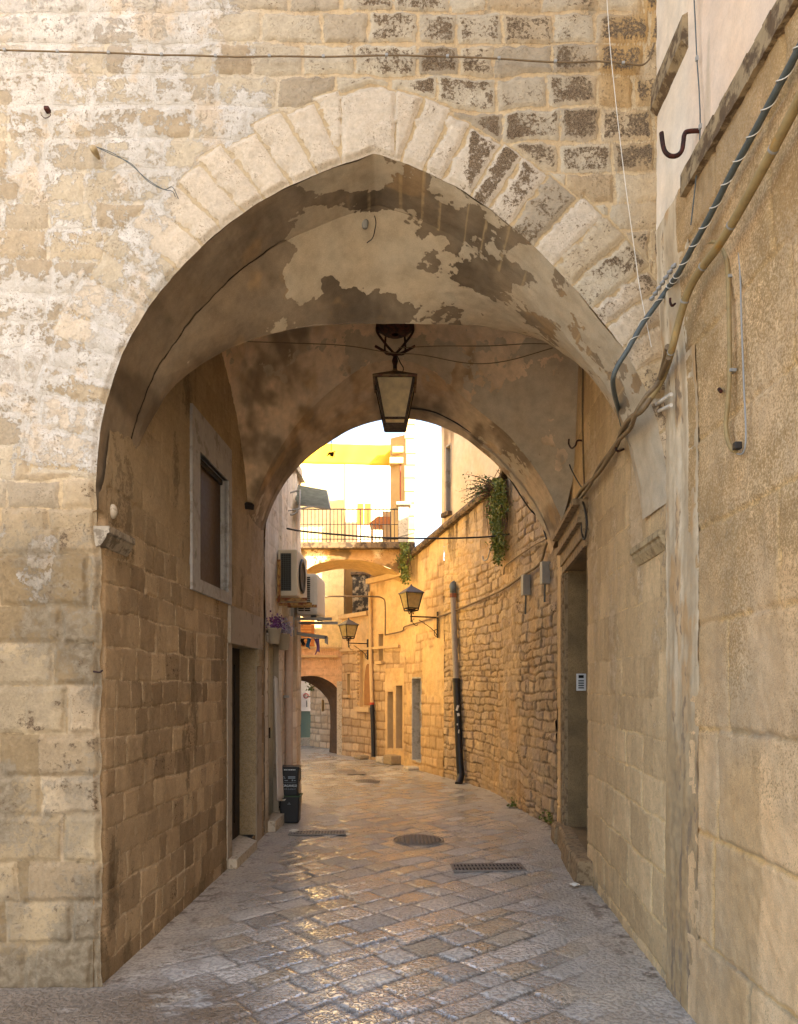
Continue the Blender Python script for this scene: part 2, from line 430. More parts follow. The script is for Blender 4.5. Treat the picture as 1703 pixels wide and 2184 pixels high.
def wall(name, mat, poly, z0, ztop, du, dz, fn, parent, opens=(), side=1):
    L = plen(poly)
    zt = ztop if callable(ztop) else (lambda u: np.full_like(u, ztop))
    us = np.linspace(0, L, max(int(L/du), 2)+1)
    zmax = float(np.max(zt(us))); zs = np.linspace(z0, zmax, max(int((zmax-z0)/dz), 2)+1)
    for (a, b, c, d) in opens:
        for arr, vals in (('u', (a, b)), ('z', (c, d))):
            for v in vals:
                if arr == 'u':
                    i = np.argmin(abs(us-v)); us[i] = v
                else:
                    i = np.argmin(abs(zs-v)); zs[i] = v
    U, Z = np.meshgrid(us, zs, indexing='ij')
    Z = np.minimum(Z, zt(us)[:, None])
    X, Y, _ = path_eval(poly, us)
    tx, ty = np.gradient(X, us), np.gradient(Y, us); l = np.hypot(tx, ty); nx, ny = -ty/l*side, tx/l*side
    X2, Y2 = np.repeat(X[:, None], len(zs), 1), np.repeat(Y[:, None], len(zs), 1)
    res = fn(U, Z, X2, Y2); rgb, a, disp = res[:3]
    edge = np.ones_like(U)
    for (p, q, r, s) in opens:
        dd = np.maximum(np.maximum(p-U, U-q), np.maximum(r-Z, Z-s)); edge = np.minimum(edge, sst(0.0, 0.03, dd))
    disp = disp*edge
    pts = np.stack([X2+nx[:, None]*disp, Y2+ny[:, None]*disp, Z], -1)
    uc = (us[:-1]+us[1:])/2; zc = (zs[:-1]+zs[1:])/2
    keep = np.ones((len(uc), len(zc)), bool)
    for (p, q, r, s) in opens: keep &= ~((uc[:, None] > p) & (uc[:, None] < q) & (zc[None] > r) & (zc[None] < s))
    return grid_obj(name, pts, mat, parent, rgb, a, flip=(side > 0), keep=keep, extra=res[3] if len(res) > 3 else None)
def reveal(name, poly, op, depth, mat, parent, side=1, faces='nfhs', out=0.004):
    u0, u1, z0, z1 = op; b = MB(); q = lambda u, z, o: wall_pt(poly, u, z, o, side)
    t = 0.03
    for k, (pa, pb, pc, pd) in {'n': ((u0, z0), (u0, z1), (-t, 0), 0), 'f': ((u1, z0), (u1, z1), (t, 0), 0), 'h': ((u0, z1), (u1, z1), (0, t), 0), 's': ((u0, z0), (u1, z0), (0, -t), 0)}.items():
        if k not in faces: continue
        ring = [q(pa[0], pa[1], out), q(pb[0], pb[1], out), q(pb[0], pb[1], -depth), q(pa[0], pa[1], -depth)]
        e = wall_pt(poly, pa[0]+pc[0], 0, 0, side)-wall_pt(poly, pa[0], 0, 0, side); e.z = pc[1]
        b.prism(ring, e)
    return b.build(name, mat, parent)
def panel(name, poly, op, off, mat, parent, side=1, t=0.03):
    u0, u1, z0, z1 = op; q = lambda u, z: wall_pt(poly, u, z, off, side)
    n = wall_pt(poly, (u0+u1)/2, 0, off-t, side)-wall_pt(poly, (u0+u1)/2, 0, off, side)
    return MB().prism([q(u0, z0), q(u1, z0), q(u1, z1), q(u0, z1)], n).build(name, mat, parent)
def band(b, poly, u0, u1, z0, z1, o0, o1, side=1, n=1):
    """a slab hugging the wall between offsets o0 and o1"""
    us = np.linspace(u0, u1, n+1)
    for a, c in zip(us[:-1], us[1:]):
        q = lambda u, z, o: wall_pt(poly, u, z, o, side)
        vs = [q(u, z, o) for u in (a, c) for z in (z0, z1) for o in (o0, o1)]
        b.add(vs, [(0, 1, 3, 2), (4, 6, 7, 5), (0, 4, 5, 1), (2, 3, 7, 6), (0, 2, 6, 4), (1, 5, 7, 3)])
    return b
def resample(c, n):
    c = np.array(c, float); d = np.r_[0, np.cumsum(np.hypot(*np.diff(c, axis=0).T))]
    s = np.linspace(0, d[-1], n)
    return np.stack([np.interp(s, d, c[:, k]) for k in range(c.shape[1])], -1)
def smooth2(c, n, k=3):
    """resampled and eased open curve (n points)"""
    p = [Vector((a[0], a[1], a[2] if len(a) > 2 else 0)) for a in c]
    q = np.array([tuple(v) for v in smooth_path(p, 12)])
    d = np.r_[0, np.cumsum(np.sqrt((np.diff(q, axis=0)**2).sum(1)))]; s = np.linspace(0, d[-1], n)
    return np.stack([np.interp(s, d, q[:, i]) for i in range(3)], -1)[:, :len(c[0])]
def arch_wall(name, mat, T, curve, rect, cen, m, fn, parent, flip=False, power=1.0, chamfer=0.0):
    """wall plane with an arched hole: rays from the curve out to the rectangle; T(x, z, off) places it"""
    x0, x1, z0, z1 = rect; cx, cz = cen
    out = []
    for x, z in curve:
        if z <= cz:
            out.append((x0 if x < cx else x1, z)); continue
        dx, dz = x-cx, z-cz; k = []
        if dz > 1e-9: k.append((z1-cz)/dz)
        if dx > 1e-9: k.append((x1-cx)/dx)
        if dx < -1e-9: k.append((x0-cx)/dx)
        s = min(k); out.append((cx+dx*s, cz+dz*s))
    out = np.array(out); c = np.array(curve)
    for xx in (x0, x1):
        i = np.argmin(np.hypot(out[:, 0]-xx, out[:, 1]-z1)); out[i] = (xx, z1)
    v = np.linspace(0, 1, m)**power
    X = c[:, 0][:, None]*(1-v)+out[:, 0][:, None]*v; Z = c[:, 1][:, None]*(1-v)+out[:, 1][:, None]*v
    D = np.hypot(X-c[:, 0][:, None], Z-c[:, 1][:, None])
    s = np.r_[0, np.cumsum(np.hypot(*np.diff(c, axis=0).T))]
    res = fn(X, Z, D, np.repeat(s[:, None], m, 1)); rgb, a, disp = res[:3]
    disp = disp*sst(0, 0.03, D)-chamfer*(1-sst(0, 0.035, D))
    return grid_obj(name, T(X, Z, disp), mat, parent, rgb, a, flip, extra=res[3] if len(res) > 3 else None)
def loft(name, mat, c0, c1, m, fn, parent, flip=False, mid=None):
    c0, c1 = np.array(c0), np.array(c1); v = np.linspace(0, 1, m)[None, :, None]
    pts = c0[:, None]*(1-v)+c1[:, None]*v
    if mid is not None: pts = pts+mid(v)
    return finish(name, mat, pts, fn, parent, flip)
def finish(name, mat, pts, fn, parent, flip=False):
    du = np.gradient(pts, axis=0); dv = np.gradient(pts, axis=1); n = np.cross(du, dv); n /= np.linalg.norm(n, axis=-1, keepdims=True)+1e-9
    if flip: n = -n
    rgb, a, disp = fn(pts[..., 0], pts[..., 1], pts[..., 2])
    return grid_obj(name, pts+n*disp[..., None], mat, parent, rgb, a, flip)
# ================================================================ ARCHWAY BUILDING (facade, passage, vaults)
AB = thing('archway_building', 'stone building with a pointed archway and vaulted passage through it', 'building', (0, 4.03, 0))
Y0 = 4.03; K0 = F/Y0
def fx(px): return (px-CX)/K0
def fz(py): return CAMH-(py-HY)/K0
arch_px = [(205, 1110), (203, 1050), (204, 1000), (208, 945), (217, 890), (230, 838), (246, 788), (268, 735), (295, 683), (328, 633), (365, 588), (405, 546), (450, 503), (497, 464), (545, 432), (595, 403), (648, 379), (700, 357), (748, 340), (782, 328), (797, 324), (812, 327), (850, 339), (900, 358), (950, 382), (1000, 411), (1050, 444), (1100, 484), (1150, 531), (1200, 583), (1250, 637), (1290, 685), (1325, 732), (1355, 780), (1378, 826), (1396, 875), (1410, 925), (1420, 980), (1426, 1030), (1428, 1070)]
ap = np.array(arch_px, float); i_ap = 20
np.random.seed(2)
ring = np.concatenate([smooth2([tuple(p) for p in ap[:i_ap+1]], 300), smooth2([tuple(p) for p in ap[i_ap:]], 300)[1:]])
ri_ = np.arange(len(ring))*1.0
ring[:, 0] += (fbm(ri_, ri_*0, s=.09, o=4, seed=91)-.5)*5*np.minimum(1, (len(ring)-1-ri_)/20); ring[:, 1] += (fbm(ri_, ri_*0, s=.09, o=4, seed=92)-.5)*5
arch_c = np.stack([fx(ring[:, 0]), fz(ring[:, 1])], -1)
lz_ = np.linspace(-0.05, fz(1110), 240)
leg = np.stack([-1.612-0.034*fbm(lz_, lz_*0, s=9, o=5, seed=93)-0.02*sst(2.25, 2.53, lz_), lz_], -1)[:-1]
fac_c = np.concatenate([leg, arch_c])

def facade_fn(X, Z, D, S):
    px = CX+X*K0; py = HY-(Z-CAMH)*K0
    big = fbm(X, Z, s=1.3, o=4, seed=3); med = fbm(X, Z, s=5, o=4, seed=4); fin = fbm(X, Z, s=22, o=4, seed=6); fine2 = fbm(X, Z, s=60, o=3, seed=9)
    sid, d = masonry(X, Z, 11, (0.150, 0.188), (0.19, 0.35), 0.026, 4.0)
    d = d+(fin-0.5)*0.022
    # big quoins and pier stones below the springing
    sid2, d2 = masonry(X, Z, 23, (0.20, 0.29), (0.34, 0.62), 0.025, 3.0)
    d2 = d2+(fin-0.5)*0.024
    low = (py > 1130)
    sid = np.where(low, sid2+500000, sid); d = np.where(low, d2, d)
    # voussoirs
    ac = np.array([1092, 1072.0]); bc = np.array([520, 1200.0]); L = px < 797
    th = np.where(L, np.arctan2(ac[1]-py, ac[0]-px), np.arctan2(bc[1]-py, px-bc[0]))
    sq = np.where(L, th*835, -th*930+6000)+(fin-0.5)*14
    e = np.cumsum(np.r_[0, np.random.RandomState(5).uniform(44, 74, 190)])-300
    vi = np.clip(np.searchsorted(e, sq.ravel())-1, 0, len(e)-2).reshape(sq.shape)
    vd = np.minimum(sq-e[vi], e[vi+1]-sq)/K0
    depth = 0.335+0.08*rnd(vi, 77)
    key = (px > 726) & (px < 846) & (D < 0.40) & (py < 345)
    vi = np.where(key, 999, vi); vd = np.where(key, np.minimum(px-726, 846-px)/K0, vd); depth = np.where(key, 0.37, depth)
    inv = (D < depth) & (py < 1010)
    vd = np.minimum(vd, depth-D)
    sid = np.where(inv, vi+900000, sid); d = np.where(inv, vd+(fin-0.5)*0.016, np.where((py < 1010), np.minimum(d, (D-depth)+0.004), d))
    r1, r2, r3, r4 = rnd(sid, 1), rnd(sid, 2), rnd(sid, 3), rnd(sid, 4)
    left = sst(900, 420, px+(big-0.5)*420)*sst(1120, 960, py+(med-0.5)*190)
    lowf = sst(1000, 1160, py+(big-0.5)*160)
    jn = 1-sst(0.006, 0.026, d)
    stone = lerp(C('998a72'), C('b8aa90'), r1); stone = lerp(stone, C('a98e66'), sst(0.6, 1, r3)*0.6*(1-left*0.6))
    stone = lerp(stone, C('c3b49d'), (inv & (r4 > 0.25))*0.8)
    stone = lerp(stone, lerp(C('7b6748'), C('ad9874'), r1), lowf*0.9)
    quo = low & (px > 130-(r4*80))
    stone = lerp(stone, C('b8a486'), quo*0.55*sst(0.2, 0.8, r2))
    stone = lerp(stone, C('7c705c'), sst(0.45, 0.62, fbm(X, Z, s=3.1, o=5, seed=48)*0.7+r1*0.3)*lowf*0.55)
    stone = lerp(stone, C('b08a52'), sst(1180, 1330, px)*sst(420, 120, py)*0.75*sst(0.3, 0.6, med)); stone = lerp(stone, C('b8945e'), sst(1290, 1400, px)*0.4)
    stone = lerp(stone, C('a3a3a2'), sst(560, 60, px)*sst(170, 20, py)*0.5)
    mort = lerp(C('b39770'), C('c2ac86'), med); mort = lerp(mort, C('bdb29c'), left*0.75); mort = lerp(mort, C('978260'), lowf*0.85); mort = lerp(mort, C('ab946c'), inv*0.6)
    J = 0.74-d/0.036-0.24*lowf+0.10*(big-0.5); J = np.where(inv, 0.75-d/0.030, J)
    inside = sst(0.008, 0.035, d)
    G_ = -0.12+0.57*left+0.14*jn*left+(med-0.5)*0.8+(fin-0.5)*0.3-0.34*(inv)*sst(330, 430, px)
    G_ = np.maximum(G_, 0.02+0.55*sst(0.55, 0.66, fbm(X, Z, s=4.6, o=5, seed=45))*sst(1650, 1150, py)*lowf)
    st = sst(0.55, 0.75, fbm(X*3.0, Z*0.35, s=2.2, o=3, seed=41))*sst(260, 0, py)
    gm = 0.12+0.35*st+lowf*(0.29+(fbm(X, Z, s=2.1, o=5, seed=44)-0.5)*1.1)+0.35*sst(1940, 2080, py+(med-0.5)*140)
    gm = gm+0.28*sst(230, 60, px)*sst(760, 900, py)*sst(1300, 1150, py)
    heavy = sst(0.22, 0.66, r2+0.22*sst(600, 850, px))*(0.30+0.70*sst(640, 900, px))*np.where(inv, np.where(px > 1000, 1.0, 0.30), 1.0)
    heavy = heavy*sst(2050, 1700, py)*(1-0.35*lowf)
    al = 0.19+inside*(0.30*heavy+(med-0.5)*0.60*(0.4+0.6*heavy)+(fin-0.5)*0.35)
    al = al+0.20*sst(0.55, 0.68, fbm(X, Z, s=4.2, o=5, seed=47))*sst(660, 780, py)*sst(1180, 1010, py)*sst(300, 120, px)
    al = al+lowf*inside*((fin-0.5)*0.5+(med-0.5)*0.35)*(0.4+r4)
    al = np.where(key, 0.1, al)
    rel = np.where(inv, 0.010, 0.006)*r3*inside-0.008*jn*(1-left*.7)+(fin-0.5)*0.010+(med-0.5)*0.010+low*quo*inside*0.006
    one = np.ones_like(X)
    mor = np.concatenate([mort, gm[..., None]], -1); fld = np.stack([J, G_, 0*one, one], -1)
    return stone*(0.92+0.16*fine2[..., None]), al, rel, {'mor': mor, 'fld': fld}
TF = lambda X, Z, o: np.stack([X, Y0-o, Z], -1)
arch_wall('facade', M['facade'], TF, fac_c, (-2.75, 1.476, -0.05, 5.75), (-0.1, fz(1112)), 230, facade_fn, AB, flip=False, chamfer=0.016)
b = MB()
b.box((-4.4, Y0+0.11, 3.6), (3.3, 0.2, 7.2)); b.box((-0.63, Y0+0.11, 6.47), (4.2, 0.2, 1.46))
b.box((-3.95, 6.05, 2.55), (4.0, 3.8, 5.1)); b.box((-2.1, 6.1, 6.2), (7.2, 4.0, 2.0)); b.box((2.6, 6.2, 2.7), (0.9, 4.1, 5.4))  # unseen bulk over the vault, height set to shade the canopy beyond
b.build('upper_storey', M['core'], AB)

# vault curves (x, y, z)
A0 = np.stack([arch_c[:, 0], np.full(len(arch_c), Y0+0.015), arch_c[:, 1]], -1)
A1 = A0.copy(); A1[:, 1] = Y0+0.45; A1[:, 0] *= 1.0
c2 = [(300, 905), (323, 865), (355, 835), (400, 796), (460, 760), (530, 729), (600, 707), (670, 697), (740, 692), (810, 690), (880, 690), (950, 692), (1020, 697), (1090, 709), (1160, 731), (1220, 762), (1262, 788), (1300, 812), (1325, 850)]
yy = np.interp([p[0] for p in c2], [300, 323, 850, 1300, 1325], [4.66, 4.78, 5.12, 5.42, 5.50])
C2 = smooth2([tuple(P(p[0], p[1], y)) for p, y in zip(c2, yy)], 420)
A1r = smooth2([tuple(v) for v in A1[::6]], 420)
def vault_fn(bias, lift=1.0, tone=1.0):
    def fn(X, Y, Z):
        px = CX+X/Y*F; py = HY-(Z-CAMH)/Y*F
        n1 = fbm(X, Y, Z, 2.2, 5, 61); n2 = fbm(X, Y, Z, 7, 4, 62); n3 = fbm(X, Y, Z, 30, 3, 63)
        rgb = lerp(C('7b6d5a'), C('92836d'), n1)*tone*(1+0.15*lift); rgb = lerp(rgb, C('5f5242'), sst(0.5, 0.7, fbm(X, Y*0.4, Z, 3.3, 4, 64))*0.7)
        stk = fbm(X*0.6+Z, Y*0.8, Z*7, 3.0, 4, 68); rgb = rgb*(0.84+0.2*n3+0.16*stk)[..., None]
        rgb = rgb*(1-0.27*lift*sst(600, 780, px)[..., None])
        pale = sst(930, 1130, px)*lift; rgb = lerp(rgb, lerp(C('94836a'), C('b09c7c'), n2), pale*0.30)
        qx, qy = CX+X*K0, HY-(Z-CAMH)*K0
        th = np.where(qx < 797, np.arctan2(1072-qy, 1092-qx)*835, -np.arctan2(1200-qy, qx-520)*930+6000)
        e_ = np.cumsum(np.r_[0, np.random.RandomState(5).uniform(44, 74, 190)])-300; vi = np.clip(np.searchsorted(e_, th.ravel())-1, 0, len(e_)-2).reshape(th.shape)
        dj = np.minimum(th-e_[vi], e_[vi+1]-th)+(n3-.5)*4
        rg = (Y < Y0+0.46)*lift; rgb = lerp(rgb, C('b39e78'), rg*(1-sst(1.0, 3.5, dj))*sst(700, 850, px)*0.8)
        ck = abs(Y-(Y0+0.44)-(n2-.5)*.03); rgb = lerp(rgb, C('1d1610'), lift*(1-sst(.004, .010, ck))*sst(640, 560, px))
        a = 0.5+(fbm(X, Y, Z, 2.6, 6, 66, 0.62)-0.5)*1.35+(fbm(X, Y, Z, 9, 4, 69, 0.6)-0.5)*0.55+bias(px, py)
        org = sst(0.60, 0.68, fbm(X, Y, Z, 2.9, 4, 67))
        rgb = lerp(rgb, C('c09a66'), org*0.28*sst(420, 520, px))
        return rgb, a, (n2-0.5)*0.014+(n1-0.5)*0.03
    return fn
g = lambda px, py, x, y, sx, sy: np.exp(-((px-x)/sx)**2-((py-y)/sy)**2)
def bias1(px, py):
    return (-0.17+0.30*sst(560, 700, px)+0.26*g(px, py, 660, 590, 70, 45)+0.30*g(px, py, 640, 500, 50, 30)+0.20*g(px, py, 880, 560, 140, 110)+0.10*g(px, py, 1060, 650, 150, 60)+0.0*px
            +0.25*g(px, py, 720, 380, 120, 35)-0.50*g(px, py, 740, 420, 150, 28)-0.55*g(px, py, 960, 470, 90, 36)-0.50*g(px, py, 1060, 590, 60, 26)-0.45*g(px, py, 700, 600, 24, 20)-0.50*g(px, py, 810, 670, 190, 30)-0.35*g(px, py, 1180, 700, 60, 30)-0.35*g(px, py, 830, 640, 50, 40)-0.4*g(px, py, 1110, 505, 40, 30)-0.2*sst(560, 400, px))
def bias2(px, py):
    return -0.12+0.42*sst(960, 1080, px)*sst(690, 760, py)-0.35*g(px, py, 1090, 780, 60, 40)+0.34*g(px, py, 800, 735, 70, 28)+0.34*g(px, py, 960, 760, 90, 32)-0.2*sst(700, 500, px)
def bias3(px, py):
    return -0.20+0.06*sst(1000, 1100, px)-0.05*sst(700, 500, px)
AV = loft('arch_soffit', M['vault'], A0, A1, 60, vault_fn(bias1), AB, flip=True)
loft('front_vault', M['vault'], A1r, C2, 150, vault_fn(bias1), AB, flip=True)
C2b = C2.copy(); C2b[:, 2] += 0.06; C2b[:, 1] += 0.03
loft('vault_lip', M['vault'], C2, C2b, 12, vault_fn(lambda px, py: -0.4+0*px, 0.0, 1.3), AB, flip=True)
# rear bay: a patch between four edge curves
N = 260
front = smooth2([(-1.66, 5.05, 4.3), (-1.45, 5.12, 4.62), (-0.9, 5.18, 4.84), (-0.1, 5.22, 4.93), (0.8, 5.3, 4.9), (1.3, 5.45, 4.80), (1.66, 5.6, 4.62)], N)
c3 = [(522, 1118, 7.42), (545, 1060, 7.42), (573, 1001, 7.42), (593, 965, 7.42), (615, 930, 7.42), (647, 889, 7.42), (680, 857, 7.42), (712, 828, 7.42), (744, 803, 7.42), (775, 783, 7.42), (808, 771, 7.42), (845, 768, 7.42), (885, 774, 7.42), (930, 797, 7.42), (975, 835, 7.42), (1019, 874, 7.42), (1076, 920, 7.42), (1108, 956, 7.42), (1140, 998, 7.42), (1174, 1055, 7.42), (1200, 1112, 7.42)]
C3 = smooth2([tuple(P(*p)) for p in c3], N)
left = smooth2([tuple(front[0]), (-1.62, 5.75, 4.62), (-1.60, 6.36, 4.47), (-1.575, 6.89, 4.12), (-1.545, 7.25, 3.72), tuple(C3[0])], 160)
right = smooth2([tuple(front[-1]), (1.68, 6.2, 4.74), (1.70, 6.78, 4.66), (1.71, 6.93, 4.25), (1.72, 7.08, 3.85), tuple(C3[-1])], 160)
u = np.linspace(0, 1, N)[:, None, None]; v = np.linspace(0, 1, 160)[None, :, None]
bay = (1-v)*front[:, None]+v*C3[:, None]+(1-u)*left[None]+u*right[None]-((1-u)*(1-v)*front[0]+u*(1-v)*front[-1]+(1-u)*v*C3[0]+u*v*C3[-1])
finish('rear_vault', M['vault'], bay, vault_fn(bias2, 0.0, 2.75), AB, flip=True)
c4 = [(548, 1215), (553, 1180), (560, 1142), (573, 1098), (592, 1055), (620, 1013), (657, 975), (700, 943), (750, 914), (800, 897), (845, 890), (885, 892), (930, 903), (980, 925), (1020, 954), (1060, 989), (1100, 1032), (1130, 1074), (1150, 1108), (1165, 1142), (1176, 1180)]
C4 = smooth2([tuple(P(p[0], p[1], 8.1)) for p in c4], N)
v = np.linspace(0, 1, 90)[None, :, None]
fa = C3[:, None]*(1-v)+C4[:, None]*v
fa[..., 2] += np.where(v[..., 0] > 0.80, -0.012, 0.012)
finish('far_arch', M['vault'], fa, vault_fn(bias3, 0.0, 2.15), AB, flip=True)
bk = [(p[0], p[2]) for p in C4[::4]]
arch_wall('rear_wall', M['core'], lambda X, Z, o: np.stack([X, 8.12+0*X, Z], -1), bk, (-2.2, 2.6, 2.4, 6.3), (0, 2.95), 3, lambda X, Z, D, S: (np.ones(X.shape+(3,))*0.25, X*0+0.2, X*0), AB)

# passage side walls
def lane_fn(seed, c_a, c_b, mort, dark, rows=(0.17, 0.25), blocks=(0.16, 0.42), rel=0.012, jw=0.018, vis=0.6, amt=0.22):
    def fn(U, Z, X, Y):
        med = fbm(U, Z, s=4, o=4, seed=seed); fin = fbm(U, Z, s=24, o=4, seed=seed+1); big = fbm(U, Z, s=1.1, o=4, seed=seed+2)
        sid, d = masonry(U, Z, seed, rows, blocks, 0.02, 4.0); d = d+(fin-0.5)*0.016
        r1, r2, r3 = rnd(sid, seed+5), rnd(sid, seed+6), rnd(sid, seed+7)
        st = lerp(c_a, c_b, r1*0.7+0.3*med); st = st*(0.86+0.28*fbm(U, Z*0.25, s=14, o=3, seed=seed+9)[..., None])
        j = 1-sst(0.003, jw, d)
        al = 0.15+amt*sst(0.4, 0.95, r2)*sst(0.0, 0.03, d)+(med-0.5)*0.35+(fin-0.5)*0.3
        J = 0.76-d/(jw*2.4)+0.5*(big-0.5)+0.3*(med-0.5)-(1-vis)*0.3
        return st, al, rel*r3*sst(0, 0.012, d)-0.5*rel*j+(fin-0.5)*rel*0.9+(med-0.5)*rel*2.0, J, np.broadcast_to(mort, st.shape).copy(), med, big
    return fn
LW1 = [LW[0], LW[1]]
uL = lambda px: u_of(px, LW1)
win = (uL(422), 6.60-4.03, 2.47, 3.47); door = (uL(493), uL(545), 0.085, 2.02)
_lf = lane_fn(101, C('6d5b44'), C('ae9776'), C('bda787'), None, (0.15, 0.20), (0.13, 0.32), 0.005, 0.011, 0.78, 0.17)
def left_fn(U, Z, X, Y):
    rgb, a, d, J, mort, med, big = _lf(U, Z, X, Y)
    up = sst(2.0, 2.9, Z+(fbm(U, Z, s=2, o=3, seed=7)-0.5)*0.8)
    rgb = lerp(rgb, lerp(C('857457'), C('a08d6f'), fbm(U*2, Z*0.6, s=3, o=4, seed=18)), up*0.75)
    rgb = lerp(rgb, C('b29672'), sst(0.16, 0.05, U+(fbm(U, Z, s=6, o=3, seed=20)-0.5)*0.1)*sst(2.9, 2.3, Z)*0.6)
    cov = 0.02+(fbm(U*1.8, Z*0.5, s=2.4, o=5, seed=19)-0.5)*1.1+0.10*up+0.45*sst(3.05, 3.6, U)
    gm = 0.29+(fbm(U*2.2, Z*0.7, s=2.2, o=5, seed=23)-0.5)*1.2+0.25*sst(0.40, 0.05, U)*sst(0.9, 0.1, Z)+0.18*sst(0.25, 0.0, Z)
    one = np.ones_like(U)
    return rgb*1.30, a-0.05*up, d*(1-0.4*up)-0.035*(1-sst(0.0, 0.09, U))*(Z < 2.6), {'mor': np.concatenate([mort, gm[..., None]], -1), 'fld': np.stack([J-0.30*up, cov, 0*one, one], -1)}
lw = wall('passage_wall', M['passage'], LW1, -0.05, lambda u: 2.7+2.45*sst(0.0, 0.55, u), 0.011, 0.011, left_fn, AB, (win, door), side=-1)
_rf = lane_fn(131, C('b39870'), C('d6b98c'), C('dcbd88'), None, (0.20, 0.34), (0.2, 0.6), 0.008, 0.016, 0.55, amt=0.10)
def right_fn(U, Z, X, Y):
    rgb, a, d, J, mort, med, big = _rf(U, Z, X, Y)
    hi = sst(0.9, 1.9, Z+(big-0.5)*0.6)
    cov = 0.06+(fbm(U*1.6, Z*0.35, s=1.9, o=5, seed=141)-0.5)*1.2+0.28*hi
    gm = 0.14+(fbm(U*2.6, Z*0.4, s=2.0, o=5, seed=143)-0.5)*1.2+0.25*sst(0.25, 0.0, U)+0.15*sst(0.25, 0.0, Z)
    one = np.ones_like(U)
    return rgb*1.04, a, d*(1-0.4*hi), {'mor': np.concatenate([mort, gm[..., None]], -1), 'fld': np.stack([J-0.12*hi, cov, 0*one, one], -1)}
rdoor = (u_of(1253, RW), 2.255+1.327, 0.19, 2.82)
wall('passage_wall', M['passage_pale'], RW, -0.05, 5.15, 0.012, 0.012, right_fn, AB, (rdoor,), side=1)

# window on the passage wall
wf = reveal('window_frame', LW1, win, 0.07, M['cement'], AB, side=-1)
def fr_band():
    b = MB(); o = 0.022
    u0, u1, z0, z1 = win; a0, a1, c0, c1 = uL(405)+0.0, uL(490), 2.37, 3.77
    for (p, q, r, s) in ((a0, u0, c0, c1), (u1, a1, c0, c1), (u0, u1, c0, z0), (u0, u1, z1, c1)): band(b, LW1, p, q, r, s, -0.02, o, -1)
    return b
fr_band().build('frame_surround', M['cement'], wf)
panel('window_panel', LW1, win, -0.055, M['brownwood'], wf, side=-1)
b = MB(); band(b, LW1, win[0]+0.02, win[1]-0.02, win[3]-0.045, win[3]-0.003, -0.054, -0.03, -1); b.build('drip_rail', M['iron'], wf)
# doorway on the passage wall
dl = panel('door', LW1, door, -0.165, M['darkwood'], AB, side=-1)
b = MB()
for k in range(4): band(b, LW1, door[0]+0.06+k*0.22, door[0]+0.2+k*0.22, 0.25, 1.85, -0.166, -0.148, -1)
b.build('door_board', M['darkwood'], dl)
M['jamb'] = plain('stained_jamb_stone', C('98876a'), 0.9, 0.18, 30, 0.4, c2=C('8d7750'), th=0.53, n2=90)
M['jambdark'] = plain('soot_stained_jamb', C('86704e'), 0.9, 0.32, 4, 0.4, c2=C('75603f'), th=0.52, n2=110)
M['portal'] = plain('brown_portal_stone', C('907a5a'), 0.9, 0.2, 12, 0.3, c2=C('6f5a3f'), th=0.55, n2=20)
reveal('door_jamb', LW1, door, 0.17, M['jamb'], AB, side=-1, faces='nfh')
b = MB(); band(b, LW1, uL(486), uL(555), 2.022, 2.36, -0.02, 0.03, -1); b.build('door_lintel', M['cementwarm'], AB)
b = MB(); band(b, LW1, uL(484), door[0]-0.002, 0.0, 2.02, -0.02, 0.012, -1); band(b, LW1, door[1]+0.002, uL(556), 0.0, 2.02, -0.02, 0.014, -1); b.build('door_surround', M['cementwarm'], AB)
b = MB(); band(b, LW1, door[1]-0.02, door[1]+0.16, 1.84, 1.90, 0.012, 0.05, -1); band(b, LW1, door[1]-0.01, door[1]+0.14, 1.90, 2.02, 0.012, 0.035, -1); b.build('jamb_capital', M['jamb'], AB)
b = MB(); q = lambda u, z, o: wall_pt(LW1, u, z, o, -1)
b.prism([q(6.62-4.03, 0, 0.09), q(7.42-4.03, 0, 0.085), q(7.75-4.03, 0, -0.2), q(6.62-4.03, 0, -0.2)], (0, 0, 0.085)); b.build('doorstep', M['white_stone'], AB)

# springing blocks of the front arch
def impost(name, poly, u0, u1, zt, side, mat):
    b = MB(); q = lambda u, z, o: wall_pt(poly, u, z, o, side)
    prof = [(-0.03, 0), (0.058, 0), (0.058, -0.035), (0.044, -0.042), (0.040, -0.062), (0.024, -0.085), (0.010, -0.105), (-0.03, -0.115)]
    ring_ = [q(u0, zt+z, o) for o, z in prof]; b.prism(ring_, q(u1, 0, 0)-q(u0, 0, 0)); return b.build(name, mat, AB)
impost('impost', LW1, -0.0, 0.36, 2.515, -1, plain('chipped_grey_moulding', C('9c907b'), .9, .2, 20, .5, c2=C('6f6352'), th=.52, n2=14))
M['portal2'] = plain('worn_tan_stone', C('a8946f'), 0.9, 0.2, 14, 0.4, c2=C('8a7656'), th=0.55, n2=20)
impost('impost', RW, 0.02, 0.62, 2.50, 1, M['portal2'])
